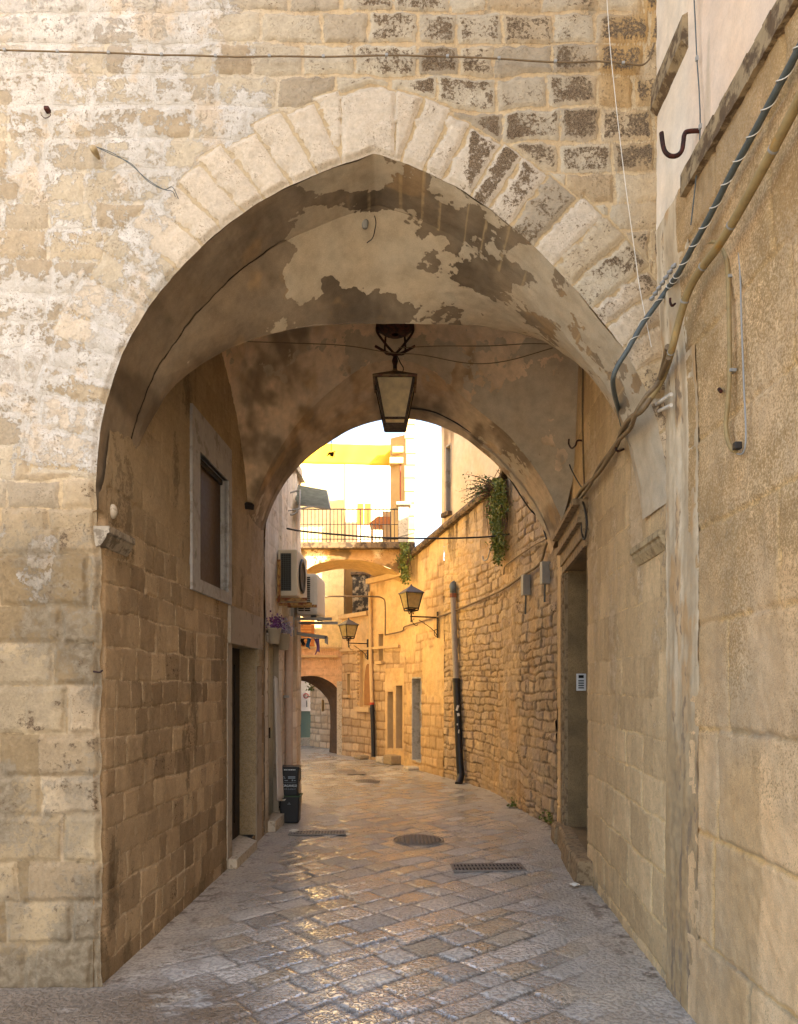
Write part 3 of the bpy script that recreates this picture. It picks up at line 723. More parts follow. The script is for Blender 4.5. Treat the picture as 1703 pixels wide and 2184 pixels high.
# portal on the other side
reveal('portal_jamb', RW, rdoor, 0.40, M['jambdark'], AB, side=1, faces='nfhs')
panel('portal_door', RW, rdoor, -0.36, M['darkwood'], AB, side=1)
b = MB(); u1 = rdoor[1]
for k, (a, c, o) in enumerate(((0.003, 0.05, 0.035), (0.05, 0.085, 0.055), (0.085, 0.16, 0.03), (0.16, 0.21, 0.05))): band(b, RW, u1+a, u1+c, 0.10, 2.80, -0.02, o, 1)
b.build('portal_moulding', M['portal'], AB)
b = MB()
for k, (z0, z1, o) in enumerate(((2.822, 2.90, 0.03), (2.90, 3.02, 0.05), (3.02, 3.08, 0.09), (3.08, 3.17, 0.07), (3.17, 3.22, 0.13))): band(b, RW, rdoor[0]-0.05, u1+0.24, z0, z1, -0.02, o, 1)
b.build('portal_cornice', M['portal'], AB)
b = MB()
rs = np.random.RandomState(4); us = [u_of(1262, RW)-0.05, rdoor[0]+0.2, rdoor[0]+0.75, rdoor[1]+0.02, rdoor[1]+0.30]
for a, c in zip(us[:-1], us[1:]):
    h = 0.19+rs.uniform(-0.012, 0.008)
    q = lambda u, z, o: wall_pt(RW, u, z, o, 1)
    o1, o2 = 0.13+rs.uniform(-.02, .02), 0.11+rs.uniform(-.02, .02)
    b.prism([q(a+.006, 0, -0.02), q(a+.006, 0, o1), q(a+.006, h-.02, o1-.01), q(a+.006, h, o1-.03), q(a+.006, h, -0.02)], q(c-.006, 0, 0)-q(a+.006, 0, 0))
b.build('portal_step', M['portal'], AB)
# ================================================================ CORNER BUILDING
CB = thing('corner_building', 'tall corner building of grainy tan ashlar with pink plaster above its ledge', 'building', (1.46, 3.0, 0))
RFd = [(1.462, 0.7), (1.462, 3.72)]; RFp = [(1.464, 3.60), (1.464, 4.035)]
def corner_fn(U, Z, X, Y):
    med = fbm(U, Z, s=4, o=4, seed=201); fin = fbm(U, Z, s=26, o=4, seed=202); big = fbm(U, Z, s=1.2, o=3, seed=203)
    sid, d = masonry(U, Z+0.02, 205, (0.40, 0.52), (0.5, 0.95), 0.012, 2.0); d = d+(fin-0.5)*0.02
    r1, r2, r3 = rnd(sid, 6), rnd(sid, 7), rnd(sid, 8)
    rgb = lerp(C('cba677'), C('e6c79a'), r1*0.5+med*0.5); rgb = lerp(rgb, C('a88d64'), sst(.5, .66, fbm(U*3.5, Z*.45, s=2.2, o=4, seed=207))*.55); rgb = lerp(rgb, C('b7a283'), sst(0.5, 0.75, big)*0.7)
    j = 1-sst(0.004, 0.02, d); rgb = lerp(rgb, C('d3ac68'), j*0.55*sst(0.35, 0.55, med)); rgb = lerp(rgb, C('8a8272'), j*0.6*(r2 > 0.6)*sst(2.2, 1.2, Z))
    ph = 0.8*sst(0.025, 0.005, 0.012*(fin-.5)*4+abs(Z-(1.02-0.1*np.sin(U*4)+(med-0.5)*0.1))-0.025)
    rgb = lerp(rgb, C('7c6a50'), sst(3.3, 4.0, Z+(big-0.5))*0.45)
    al = 0.40+(med-0.5)*0.35+0.10*sst(1.5, 2.6, Z)-0.12*sst(1.5, 0.8, Z)
    return rgb, al, 0.060*sst(2.9, 4.1, Z)+0.010*r3*sst(0, .02, d)-0.006*j+(fin-0.5)*0.010+(med-0.5)*0.014
wall('stone_face', M['corner'], RFd, -0.05, 4.10, 0.009, 0.011, corner_fn, CB, side=1)
def strip_fn(U, Z, X, Y):
    med = fbm(U*3, Z*0.8, s=4, o=4, seed=211); fin = fbm(U, Z, s=28, o=4, seed=212); st = fbm(U*6, Z*0.45, s=3, o=4, seed=213)
    rgb = lerp(C('af9d80'), C('cbbb9e'), sst(0.35, 0.65, st)); rgb = lerp(rgb, C('b28a55'), sst(0.55, 0.68, med)*0.6)
    low = sst(1.9, 1.2, Z+(med-0.5)*0.7); rgb = lerp(rgb, lerp(C('8f7a5c'), C('b59a70'), fin), low*0.85)
    al = 0.36+(st-0.5)*0.5+(med-0.5)*0.3
    return rgb, al, 0.006+0.060*sst(2.9, 4.1, Z)+(med-0.5)*0.02+(fin-0.5)*0.008
wall('plaster_strip', M['plaster'], RFp, -0.05, 4.12, 0.009, 0.011, strip_fn, CB, side=1)
def pink_fn(U, Z, X, Y):
    med = fbm(U, Z, s=3, o=4, seed=221); fin = fbm(U, Z, s=26, o=4, seed=222); st = fbm(U*5, Z*0.4, s=2.4, o=4, seed=223)
    rgb = lerp(C('d8bca0'), C('dfcdb6'), med); rgb = lerp(rgb, C('b7a78e'), sst(0.55, 0.72, st)*0.6); rgb = lerp(rgb, C('ddd2bd'), sst(2.70, 3.0, U)*0.75)
    return rgb, 0.26+(st-0.5)*0.5, (med-0.5)*0.012+(fin-0.5)*0.004
wall('plastered_storey', M['plaster'], [(1.405, 0.7), (1.405, 4.035)], 4.08, 6.4, 0.012, 0.012, pink_fn, CB, side=1)
b = MB()
band(b, RFd, 0.0, 2.90, 4.02, 4.13, -0.03, 0.095, 1, 46)
for v in b.v: v.x += random.uniform(-.003, .003); v.z += random.uniform(-.003, .003)
M['ledge'] = plain('soot_stained_ledge', C('94805f'), 0.9, 0.2, 18, 0.5, c2=C('5d4a33'), th=0.50, n2=12)
b.build('string_course', M['ledge'], CB)
b = MB(); q = lambda y, z, x: Vector((x, y, z))
b.prism([q(4.03, 4.74, 1.41), q(4.03, 4.92, 1.41), q(4.03, 4.90, 1.375), q(4.03, 4.78, 1.37)], (0, -0.44, 0)); b.build('ledge_stub', M['ledge'], CB)
b = MB()
b.box((4.6, -0.95, 2.05), (6.2, 6.1, 4.1)); b.box((4.6, -0.95, 5.3), (6.2, 6.1, 2.4)); b.box((4.5, 0.0, 8.05), (6.15, 8.0, 3.1)); b.box((4.75, 6.1, 3.25), (5.3, 4.1, 6.5)); b.box((4.75, 3.4, 5.3), (6.5, 1.29, 2.4))  # unseen bulk, sized to keep sun off the facade but not the far lane
b.build('building_mass', M['core'], CB)

# ================================================================ GROUND
def floor_pts():
    ys = 2.3*np.exp(np.linspace(0, math.log(21.0/2.3), 640)); xs = np.linspace(-2.75, 2.0, 400)
    return np.meshgrid(xs, ys, indexing='ij')
X, Y = floor_pts()
lx = np.interp(Y, [2.3, 4.0, 4.031, 8.1, 10.5, 14], [-6, -6, -1.636, -1.483, -1.39, -2.5]); rx = np.interp(Y, [2.3, 4.03, 6.28, 7.6, 8.39, 9.97, 11.36, 12.5, 14.14, 15.2, 16.05, 17.35, 21], [1.46, 1.476, 1.6, 1.74, 1.8, 1.58, 1.46, 1.1, .43, .07, -.45, -1.34, -3])
ang = math.radians(41); U = X*math.cos(ang)+Y*math.sin(ang); V = -X*math.sin(ang)+Y*math.cos(ang)
sid, d = masonry(U, V, 301, (0.16, 0.25), (0.18, 0.40), 0.032, 2.2)
med = fbm(X, Y, s=3, o=4, seed=302); fin = fbm(X, Y, s=30, o=4, seed=303); big = fbm(X, Y, s=0.8, o=3, seed=304)
d = d+(fin-0.5)*0.014
r1, r2, r3, r4 = rnd(sid, 31), rnd(sid, 32), rnd(sid, 33), rnd(sid, 34)
edge = np.minimum(X-lx, rx-X)
dust = sst(0.62, 0.12, edge+(med-0.5)*0.5+0.12*(big-0.5))
dust = np.maximum(dust, sst(-0.9, -1.5, X+(med-0.5)*0.5)*sst(4.6, 4.0, Y)); dust = np.maximum(dust, sst(0.75, 1.25, X+(med-0.5)*0.5)*sst(5.6, 4.6, Y))
j = 1-sst(0.002, 0.014, d)
rgb = lerp(C('9d9a92'), C('c6c1b6'), r1); rgb = lerp(rgb, C('b09c7a'), (r2 > 0.78)*0.55); rgb = lerp(rgb, C('8b8785'), sst(0.5, 0.7, big)*0.5)
rgb = lerp(rgb, C('4f473b'), j*0.85*(1-dust*0.6))
rgb = lerp(rgb, lerp(C('aba498'), C('bbb09c'), med), dust*0.75)
st = sst(0.48, 0.55, fbm(X*0.8, Y*1.8, s=2.3, o=5, seed=310))*sst(4.25, 3.9, Y)*sst(-0.4, -1.0, X); rgb = lerp(rgb, C('6b5a45'), st*0.8)
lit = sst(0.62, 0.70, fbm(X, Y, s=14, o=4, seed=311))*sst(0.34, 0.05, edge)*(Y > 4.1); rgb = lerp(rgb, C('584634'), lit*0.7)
pol = np.clip((0.35+0.65*sst(0.1, 0.6, r3))*(1-0.75*dust)*(1-0.8*j), 0, 1); pol = np.where(r4 > 0.86, pol*0.45, pol)
tilt = (fbm(U+sid*1.37 % 50, V, s=1.7, o=2, seed=305)-0.5)*0.016*(1-dust)
Z = 0.007*sst(0, 0.03, d)*(1-0.75*dust)+tilt+(med-0.5)*0.014+(fin-0.5)*0.002-0.004+(r2-0.5)*0.005*(1-dust)*sst(0, .02, d)
Z = Z-0.012*sst(-0.1, -0.5, edge)
t = NT('worn_paving')
at = t.n('ShaderNodeAttribute'); at.attribute_name = 'col'
n1 = t.noise(42, 3, 0.5); n2 = t.noise(110, 4, 0.6); n3 = t.noise(7, 5, 0.6)
pits = t.rng(n1, 0.40, 0.56, 0, 1, True)
col = t.scale(at.outputs['Color'], t.rng(n3, 0.3, 0.7, 0.82, 1.16)); col = t.scale(col, t.rng(n2, 0.3, 0.7, 0.9, 1.1)); col = t.scale(col, t.rng(pits, 0, 1, 0.74, 1.08))
h = t.math('ADD', t.math('MULTIPLY', pits, 0.85), t.math('MULTIPLY', n2, 0.08))
rough = t.rng(at.outputs['Alpha'], 0.0, 0.8, 0.62, 0.13)
rough = t.math('ADD', rough, t.rng(n3, 0.3, 0.7, -0.06, 0.10))
nb = t.bump(h, 0.75, 0.009)
M['paving'] = t.fin(col, rough, nb, spec=0.7)
t.l(t.math('MULTIPLY', at.outputs['Alpha'], 1.0), t.b.inputs['Coat Weight']); t.b.inputs['Coat Roughness'].default_value = 0.10; t.b.inputs['Coat IOR'].default_value = 1.75; t.l(t.bump(h, 0.55, 0.009), t.b.inputs['Coat Normal'])
o = grid_obj('pavement', np.stack([X, Y, Z], -1), M['paving'], None, rgb, pol, flip=False); tag(o, kind='structure')
b = MB(); b.add([(-60, -40, -0.03), (60, -40, -0.03), (60, 90, -0.03), (-60, 90, -0.03)], [(0, 1, 2, 3)])
M['ground'] = plain('town_ground', C('8a857e'), 0.8, 0.1, 4)
tag(b.build('ground', M['ground']), kind='structure')

# ================================================================ NARROW HOUSE beyond the passage
NH = thing('narrow_house', 'weathered whitewashed house with air conditioners just beyond the passage', 'house', (-1.45, 9.3, 0))
LB = [(-1.478, 8.13), (-1.39, 10.45)]
uB = lambda px: u_of(px, LB)
def nh_fn(U, Z, X, Y):
    med = fbm(U, Z*0.5, s=4, o=4, seed=401); fin = fbm(U, Z, s=22, o=4, seed=402); st = fbm(U*3, Z*0.35, s=2.5, o=4, seed=403)
    rgb = lerp(C('b4aa99'), C('d6cec1'), sst(0.35, 0.65, st)); rgb = lerp(rgb, C('b59878'), sst(0.55, 0.7, med)*sst(2.9, 2.0, Z)*0.6)
    rgb = lerp(rgb, C('d2cabd'), sst(2.6, 3.2, Z)*0.6); rgb = lerp(rgb, C('857862'), sst(0.5, 0.1, Z)*0.6)  # paler upper wall paints in the skylight there; foot toned darker
    sid, d = masonry(U, Z, 405, (.2, .3), (.25, .5), .02); rgb = lerp(rgb, C('7f6d58'), (1-sst(0, .014, d))*0.4*sst(2.4, 1.6, Z))
    pil = ((U > 0.78) & (U < 0.90)) | ((U > 1.72) & (U < 1.86)); d2 = 0.03*pil
    return rgb, 0.34+(med-0.5)*0.5, (med-0.5)*0.03+(fin-0.5)*0.008+d2+0.006*sst(0, .02, d)
hd = (uB(573), uB(594), 0.12, 2.12)
wall('plaster_wall', M['plaster'], LB, -0.05, 4.55, 0.02, 0.016, nh_fn, NH, (hd,), side=-1)
M['paledoor'] = plain('pale_green_painted_door', C('a5a18a'), 0.6, 0.08, 20, c2=C('8c8670'), th=0.6, n2=14)
reveal('door_frame', LB, hd, 0.10, M['cementwarm'], NH, side=-1, faces='nfh')
hdp = panel('door', LB, hd, -0.06, M['paledoor'], NH, side=-1)
b = MB(); b.box(wall_pt(LB, hd[0]+0.1, 1.1, -0.02, -1), (0.04, 0.03, 0.12)); b.build('door_handle', M['iron'], hdp)
b = MB(); band(b, LB, hd[0]-0.05, hd[1]+0.05, 0.0, 0.12, -0.1, 0.09, -1); b.build('threshold', M['white_stone'], NH)
b = MB(); band(b, LB, hd[0]-0.1, hd[1]+0.1, 2.12, 2.20, -0.02, 0.05, -1); b.build('door_lintel', M['cementwarm'], NH)
wn = (1.28, 1.52, 1.55, 2.35)
b = MB(); band(b, LB, wn[0], wn[1], wn[2], wn[3], 0.0, 0.04, -1); nw = b.build('window', M['cement'], NH)
b = MB(); band(b, LB, wn[0]-0.04, wn[1]+0.04, wn[2]-0.06, wn[2], 0.0, 0.08, -1); b.build('sill', M['white_stone'], nw)
b = MB(); band(b, LB, 0.0, 2.32, 4.50, 4.60, -0.2, 0.07, -1); b.build('cornice', M['white_stone'], NH)
b = MB(); b.prism([(-1.62, 8.14, -0.1), (-1.55, 10.40, -0.1), (-4.2, 10.55, -0.1), (-4.2, 8.14, -0.1)], (0, 0, 4.62)); b.build('house_mass', M['core'], NH)
b = MB(); b.prism([(-1.41, 10.43, -0.1), (-1.395, 10.47, -0.1), (-4.2, 10.62, -0.1), (-4.2, 10.56, -0.1)], (0, 0, 4.62)); b.build('gable_wall', M['cementwarm'], NH)

# ================================================================ ROUGH STONE WALL along the lane
RAr = rounded(RA, 0.30, 500)
i_s = min(range(len(RAr)), key=lambda i: abs(CX+RAr[i][0]/RAr[i][1]*F-947))
RUB, HSE = RAr[:i_s+1], RAr[i_s:]
SW = thing('stone_wall', 'high wall of rough rubble stones with a slanting coping, bending along the lane', 'wall', (1.5, 11, 0))
Lr = plen(RUB)
pxs = [1190, 1110, 1080, 1050, 1017, 990, 968, 947]
cop = lambda px: zz(1197-(px-867)*0.82, poly_hit(px, RAr)[0].y)
zs_ = [5.75, 5.3]+[cop(p) for p in pxs[2:]]
uu_ = [0]+[u_of(p, RUB) for p in pxs[1:-1]]+[Lr]
rub_top = lambda u: np.interp(u, uu_, zs_)
def rub_fn(U, Z, X, Y):
    med = fbm(U, Z, s=4, o=4, seed=501); fin = fbm(U, Z, s=24, o=4, seed=502); big = fbm(U, Z, s=1.0, o=3, seed=503)
    sid, d = masonry(U, Z, 505, (0.075, 0.165), (0.09, 0.29), 0.05, 3.4); d = d+(fin-0.5)*0.02
    r1, r2, r3, r4 = rnd(sid, 1), rnd(sid, 2), rnd(sid, 3), rnd(sid, 4)
    rgb = lerp(C('8d7a60'), C('bda684'), r1*0.7+0.3*med); rgb = lerp(rgb, C('a3917d'), (r2 > 0.7)*0.6)
    j = 1-sst(0.0, 0.02, d)
    ruf = sst(0.42, 0.58, big+0.15*(med-0.5))        # parts pointed up with mortar
    rgb = lerp(rgb, lerp(C('5b4833'), C('a08a68'), ruf), j*0.6)
    rgb = lerp(rgb, C('b49468'), sst(0.55, 0.7, fbm(U, Z*0.4, s=2.2, o=4, seed=508))*0.5)
    rgb = lerp(rgb, C('cfb07c'), sst(Lr-1.4, Lr-0.2, U+(med-0.5)*0.8)*sst(1.2, 3.0, Z+(big-0.5))*0.7)
    tp = rub_top(U)-Z; st = sst(0.50, 0.62, fbm(U*5, Z*0.5, s=2.2, o=4, seed=509))*sst(1.1, 0.1, tp); rgb = lerp(rgb, C('4b3c28'), st*0.75)
    al = 0.26+0.2*(r4-0.5)+(med-0.5)*0.4
    rel = 0.026*(r3-0.3)*sst(0, 0.012, d)*(1-0.45*ruf)-0.015*j*(1-0.6*ruf)+(fin-0.5)*0.016+(med-0.5)*0.03
    return rgb, al, rel
wall('rubble_face', M['rough'], RUB, -0.05, rub_top, 0.013, 0.013, rub_fn, SW, side=1)
Lh = plen(HSE); uH = lambda px: u_of(px, HSE)
hz_px = [947, 907, 868, 867, 790, 789, 736]; hz_z = [cop(947), cop(907), cop(868), 4.10, 3.92, 3.30, 3.22]
hu = [0]+[uH(p) for p in hz_px[1:-1]]+[Lh]
h_top = lambda u: np.interp(u, hu, hz_z)
b = MB(); us = np.linspace(uu_[1]-0.9, Lr+u_of(868, HSE), 60)
ctop = lambda u: float(rub_top(u)) if u <= Lr else float(h_top(u-Lr))
for a, c in zip(us[:-1], us[1:]):
    q = lambda u, dz, o: wall_pt(RAr, u, ctop(u)+dz, o, 1)
    for_ = [(-.02, -.05), (.09, -.05), (.11, .0), (.09, .06), (-.25, .07)]
    vs = [q(a, z, o) for o, z in for_]+[q(c, z, o) for o, z in for_]; n = len(for_)
    b.add(vs, [(i, (i+1) % n, n+(i+1) % n, n+i) for i in range(n)]+[list(range(n))[::-1], [n+i for i in range(n)]])
M['coping'] = plain('lichened_coping', C('6e5a41'), 0.9, 0.2, 14, 0.5, c2=C('3f3224'), th=0.52, n2=9)
b.build('coping', M['coping'], SW)
def offset_poly(poly, off, n=10):
    L = plen(poly); return [wall_pt(poly, u, 0, -off, 1) for u in np.linspace(0, L, n)]
core = [Vector((v.x, v.y, -0.1)) for v in offset_poly(RUB, 0.22)]
b = MB(); b.prism(core+[Vector((7, 13.5, -0.1)), Vector((7, 8.4, -0.1))], (0, 0, 4.45)); b.build('wall_backing', M['core'], SW)

# house rising behind the wall
HB = thing('plastered_house', 'peach plastered house with one tall narrow window rising behind the rubble wall', 'house', (2.0, 12.5, 4.3))
u0 = u_of(1110, RAr); u1 = u_of(940, RAr)
HBP = [tuple(wall_pt(RAr, u, 0, -0.12, 1))[:2] for u in np.linspace(u0, u1+0.22, 12)]
def hb_fn(U, Z, X, Y):
    med = fbm(U, Z*0.6, s=3, o=4, seed=521); fin = fbm(U, Z, s=18, o=4, seed=522); st = fbm(U*4, Z*0.4, s=2, o=4, seed=523); L = U.max()
    rgb = lerp(C('c3aa88'), C('d2bfa2'), med); rgb = lerp(rgb, C('d9c24f'), sst(L-0.5, L-0.1, U)*0.0)
    rgb = lerp(rgb, C('6b5336'), sst(L-0.55, L-0.1, U+(st-0.5)*0.7)*0.6*sst(0.4, 0.6, st)); rgb = lerp(rgb, C('7a6143'), sst(6.0, 6.3, Z+(st-0.5)*0.6)*0.7)
    return rgb, 0.24+(st-0.5)*0.4, (med-0.5)*0.02
hw = (u_of(962, HBP), u_of(952, HBP), 4.75, 5.95)
wall('plaster_wall', M['plaster'], HBP, 4.2, 6.45, 0.03, 0.03, hb_fn, HB, (hw,), side=1)
hwf = reveal('window', HBP, hw, 0.14, M['cementwarm'], HB, side=1)
M['shutter'] = plain('grey_blue_shutter', C('59616a'), 0.6, 0.1, 20)
panel('shutter', HBP, hw, -0.10, M['shutter'], hwf, side=1)
b = MB(); band(b, HBP, hw[0]-.05, hw[1]+.05, 4.68, 4.75, 0, .09, 1); b.build('sill', M['coping'], hwf)
pl = [wall_pt(HBP, u, 4.2, -0.25, 1) for u in np.linspace(0, plen(HBP), 8)]
b = MB(); b.prism(pl+[Vector((6, pl[-1].y+0.6, 4.2)), Vector((6, pl[0].y, 4.2))], (0, 0, 2.25)); b.build('house_mass', M['core'], HB)
b = MB(); L = plen(HBP); e = wall_pt(HBP, L, 4.2, 0, 1); e2 = wall_pt(HBP, L, 4.2, -0.28, 1); b.prism([e, e2, e2+Vector((2.2, 1.0, 0)), e+Vector((2.2, 1.05, 0))], (0, 0, 2.25)); b.build('side_wall', M['cementwarm'], HB)

# ================================================================ ROW HOUSE further along
RH = thing('row_house', 'golden stone row house with three street doors and a pointed blind niche', 'house', (-0.4, 15.6, 0))
def rh_fn(U, Z, X, Y):
    med = fbm(U, Z, s=3, o=4, seed=541); fin = fbm(U, Z, s=18, o=4, seed=542); big = fbm(U, Z, s=0.9, o=3, seed=543); st = fbm(U*4, Z*0.4, s=2, o=4, seed=544)
    sid, d = masonry(U, Z, 545, (0.14, 0.24), (0.16, 0.42), 0.03, 2.5); d = d+(fin-0.5)*0.02; r1, r2, r3 = rnd(sid, 1), rnd(sid, 2), rnd(sid, 3)
    stone = lerp(C('a08662'), C('c4a880'), r1); j = 1-sst(0, .025, d); stone = lerp(stone, C('6b4c2a'), j*0.65)
    pl = lerp(C('bd9c68'), C('d3b688'), med)
    px = CX+X/Y*F
    plm = np.maximum(sst(850, 872, px+(med-0.5)*30), sst(2.35, 2.5, Z+(med-0.5)*0.25)*(px < 868)); plm = plm*(1-0.85*sst(0.50, 0.60, fbm(U, Z, s=1.6, o=5, seed=548)+0.25*sst(1.6, 0.4, Z))*(px > 850)); plm = np.maximum(plm, ((px > 822) & (px < 862) & (Z < 2.0)))
    rgb = lerp(stone, pl, plm*0.92)
    rgb = lerp(rgb, C('7b5b34'), sst(0.56, 0.7, st)*sst(3.4, 4.2, Z)*0.7)
    return rgb, 0.25+(med-0.5)*0.5*(1-0.5*plm), (0.02*(r3-.3)*sst(0, .03, d)-0.015*j)*(1-plm)+(med-0.5)*0.02
def hop(a, b_, ya, yb): # opening by picture marks
    ua, ub = uH(b_), uH(a); p, _ = poly_hit((a+b_)/2, HSE)
    return (min(ua, ub), max(ua, ub), zz(yb, p.y), zz(ya, p.y))
ops = {'d1': hop(880, 898, 1447, 1622), 'd2': hop(845, 859, 1462, 1597), 'd3': hop(827, 839, 1475, 1597), 'w1': hop(808, 818, 1352, 1410), 'slit': hop(741, 747, 1437, 1482), 'niche': hop(768, 792, 1385, 1508)}
wall('stone_front', M['far'], HSE, -0.05, h_top, 0.022, 0.022, rh_fn, RH, tuple(ops.values()), side=1)
M['greydoor'] = plain('grey_metal_door', C('77787a'), 0.55, 0.15, 14)
M['reddoor'] = plain('dark_red_timber_door', C('3a1f15'), 0.6, 0.2, 20)
M['farplaster'] = plain('ochre_plaster', C('c0a274'), 0.9, 0.1, 8)
for k, mat, dep in (('d1', 'greydoor', 0.22), ('d2', 'reddoor', 0.22), ('d3', 'darkwood', 0.2)):
    reveal('door_frame', HSE, ops[k], dep, M['farplaster'] if k != 'd1' else M['cement'], RH, side=1); panel('door', HSE, ops[k], -dep+0.02, M[mat], RH, side=1)
for k in ('w1', 'slit'):
    f_ = reveal('window', HSE, ops[k], 0.16, M['farplaster'], RH, side=1); panel('pane', HSE, ops[k], -0.13, M['dark'], f_, side=1)
    b = MB(); band(b, HSE, ops[k][0]-.05, ops[k][1]+.05, ops[k][2]-.06, ops[k][2], 0, .08, 1); b.build('sill', M['farplaster'], f_)
nf = reveal('niche', HSE, ops['niche'], 0.10, M['farplaster'], RH, side=1)
panel('niche_back', HSE, ops['niche'], -0.08, M['farplaster'], nf, side=1)
a, c, z0, z1 = ops['niche']; mu = (a+c)/2; hwid = (c-a)*0.30
pts = [(mu-hwid, z0+.04)]+[(mu-hwid*math.cos(t*math.pi/2)**1.0, z0+.04+(z1-z0)*(0.25+0.47*math.sin(t*math.pi/2))) for t in np.linspace(0, 1, 9)]
pts = pts+[(2*mu-x, z) for x, z in pts[::-1][1:]]
M['nichedark'] = plain('blocked_niche_stone', C('94693a'), 0.9, 0.15, 12)
b = MB(); n_ = wall_pt(HSE, mu, 0, -0.06, 1)-wall_pt(HSE, mu, 0, -0.09, 1); b.prism([wall_pt(HSE, x, z, -0.085, 1) for x, z in pts], n_); b.build('pointed_panel', M['nichedark'], nf)
b = MB(); band(b, HSE, a-.08, c+.08, z0-.10, z0, 0, .12, 1); b.build('niche_sill', M['farplaster'], nf)
b = MB()
for kk in range(14): z = z0+0.05+kk*(z1-z0)/14; band(b, HSE, c+0.03, c+0.10, z, z+0.05, 0, .05, 1)
b.build('toothed_moulding', M['farplaster'], nf)
b = MB(); band(b, HSE, hu[5], Lh, 3.18, 3.27, 0, .10, 1, 4); b.build('cornice', M['farplaster'], RH); b = MB(); band(b, HSE, hu[3], hu[4], 3.86, 3.97, 0, .12, 1, 4); b.build('cornice', M['farplaster'], RH); b = MB(); band(b, HSE, hu[3]+.3, Lh, 2.42, 2.47, 0, .06, 1, 5); b.build('cornice', M['farplaster'], RH)
pl = [wall_pt(HSE, u, -0.1, -0.28, 1) for u in np.linspace(0.0, Lh, 10)]
b = MB(); b.prism(pl+[Vector((4, 19, -0.1)), Vector((6, 14.0, -0.1))], (0, 0, 3.3)); b.build('house_mass', M['core'], RH)
pl2 = [wall_pt(HSE, u, 3.2, -0.14, 1) for u in np.linspace(0.0, hu[4], 10)]
b = MB(); b.prism(pl2+[Vector((3, 17.5, 3.2)), Vector((5, 14.0, 3.2))], (0, 0, 0.72)); b.build('upper_mass', M['farplaster'], RH)
# tower-like upper part with stone quoins
b = MB(); x0, x1 = (833-CX)/F*16.0, (866-CX)/F*16.0
b.prism([(x0, 16.0, 3.9), (x1, 15.75, 3.9), (x1+0.12, 17.2, 3.9), (x0+0.2, 18.0, 3.9)], (0, 0, zz(935, 16)-3.9)); tw = b.build('upper_storey', M['yellow'], RH)
b = MB(); xq = (875-CX)/F*15.9
rs = np.random.RandomState(3); z = 3.9
while z < zz(905, 15.9): h = rs.uniform(.22, .32); wq = rs.uniform(.095, .125); b.box((xq+rs.uniform(-.02, .02), 15.88, z+h/2), (wq*2, .3, h-.008), bev=.015); z += h
b.build('quoin_pillar', M['farplaster'], RH)
b = MB(); p = P(856, 1045, 15.86); b.box((p.x, p.y, p.z), (0.06, 0.06, 1.15), rz=.3); b.build('red_shutter', plain('red_painted_shutter', C('8a3320'), 0.6), RH)
for (px, py) in ((852, 962), (846, 985)):
    b = MB(); p = P(px, py, 15.9); b.box(p, (.3, .25, .14), bev=.02); b.build('balcony_corbel', M['farplaster'], RH)

# ================================================================ BRIDGE ARCH with terrace
BR = thing('bridge_arch', 'low stone arch bridging the lane with a railed terrace on top', 'bridge', (-0.9, 15.0, 3.4))
bc = [(585, 1290), (612, 1245), (646, 1220), (674, 1204), (706, 1196), (743, 1193.5), (781, 1196.5), (824, 1209), (848, 1222), (866, 1243), (876, 1268)]
B0 = smooth2([tuple(P(x, y, 15.0)) for x, y in bc], 120)
bc2 = [(560, 1300), (600, 1258), (640, 1236), (674, 1224.6), (706, 1216.5), (734, 1214), (770, 1218), (803, 1231), (824, 1248), (836, 1266), (840, 1285)]
B1 = smooth2([tuple(P(x, y, 16.15)) for x, y in bc2], 120)
def br_fn(X, Z, D, S):
    med = fbm(X, Z, s=3, o=5, seed=601); fin = fbm(X, Z, s=14, o=4, seed=602)
    rgb = lerp(C('8f6a40'), C('c9a06a'), med); rgb = lerp(rgb, C('dccaa5'), sst(.58, .66, fbm(X, Z, s=2.4, o=4, seed=603))*.8); rgb = lerp(rgb, C('54452f'), sst(.56, .66, fbm(X*1.3, Z, s=3.5, o=4, seed=604))*.8)
    return rgb, 0.36+(med-.5)*.6, (med-.5)*.05+(fin-.5)*.02
arch_wall('arch_face', M['far'], lambda X, Z, o: np.stack([X, 15.0-o, Z], -1), [(p[0], p[2]) for p in B0], (-3.2, 0.30, 3.3, zz(1172, 15)), (-1.05, 3.42), 26, br_fn, BR)
loft('arch_soffit', M['far'], B0, B1, 30, lambda X, Y, Z: (lerp(C('a38655'), C('c2a26c'), fbm(X, Y, Z, 3, 4, 611)), 0.3+(fbm(X, Y, Z, 2, 4, 612)-.5)*.5, (fbm(X, Y, Z, 4, 3, 613)-.5)*.03), BR, flip=True)
b = MB(); zc = zz(1172, 15); b.box((-1.45, 15.55, zc+0.07), (3.55, 1.35, 0.13), bev=.02); b.build('cornice', M['coping'], BR)
b = MB(); b.box((-3.4, 15.6, 2.0), (1.4, 1.3, 5.2)); b.build('abutment', M['farplaster'], BR)
ZD = zc+0.14
RL = thing('terrace_railing', 'thin iron railing along the edge of the terrace above the arch', 'railing', (-1.2, 15.1, ZD))
x0, x1 = (640-CX)/F*15.05, (850-CX)/F*15.05
b = MB(); zt = zz(1086, 15.05)
b.tube([(x0, 15.05, zt), (x1, 15.05, zt)], .013, 6); b.tube([(x0, 15.05, ZD+.08), (x1, 15.05, ZD+.08)], .009, 6); b.tube([(x0, 15.05, ZD+.38), (x1, 15.05, ZD+.38)], .007, 6); b.build('rail', M['iron'], RL)
b = MB(); n = 26
for i in range(n+1): x = x0+(x1-x0)*i/n; b.tube([(x, 15.05, ZD-.02), (x, 15.05, zt)], .013 if i % 8 == 0 else .008, 6)
b.build('balusters', M['iron'], RL)
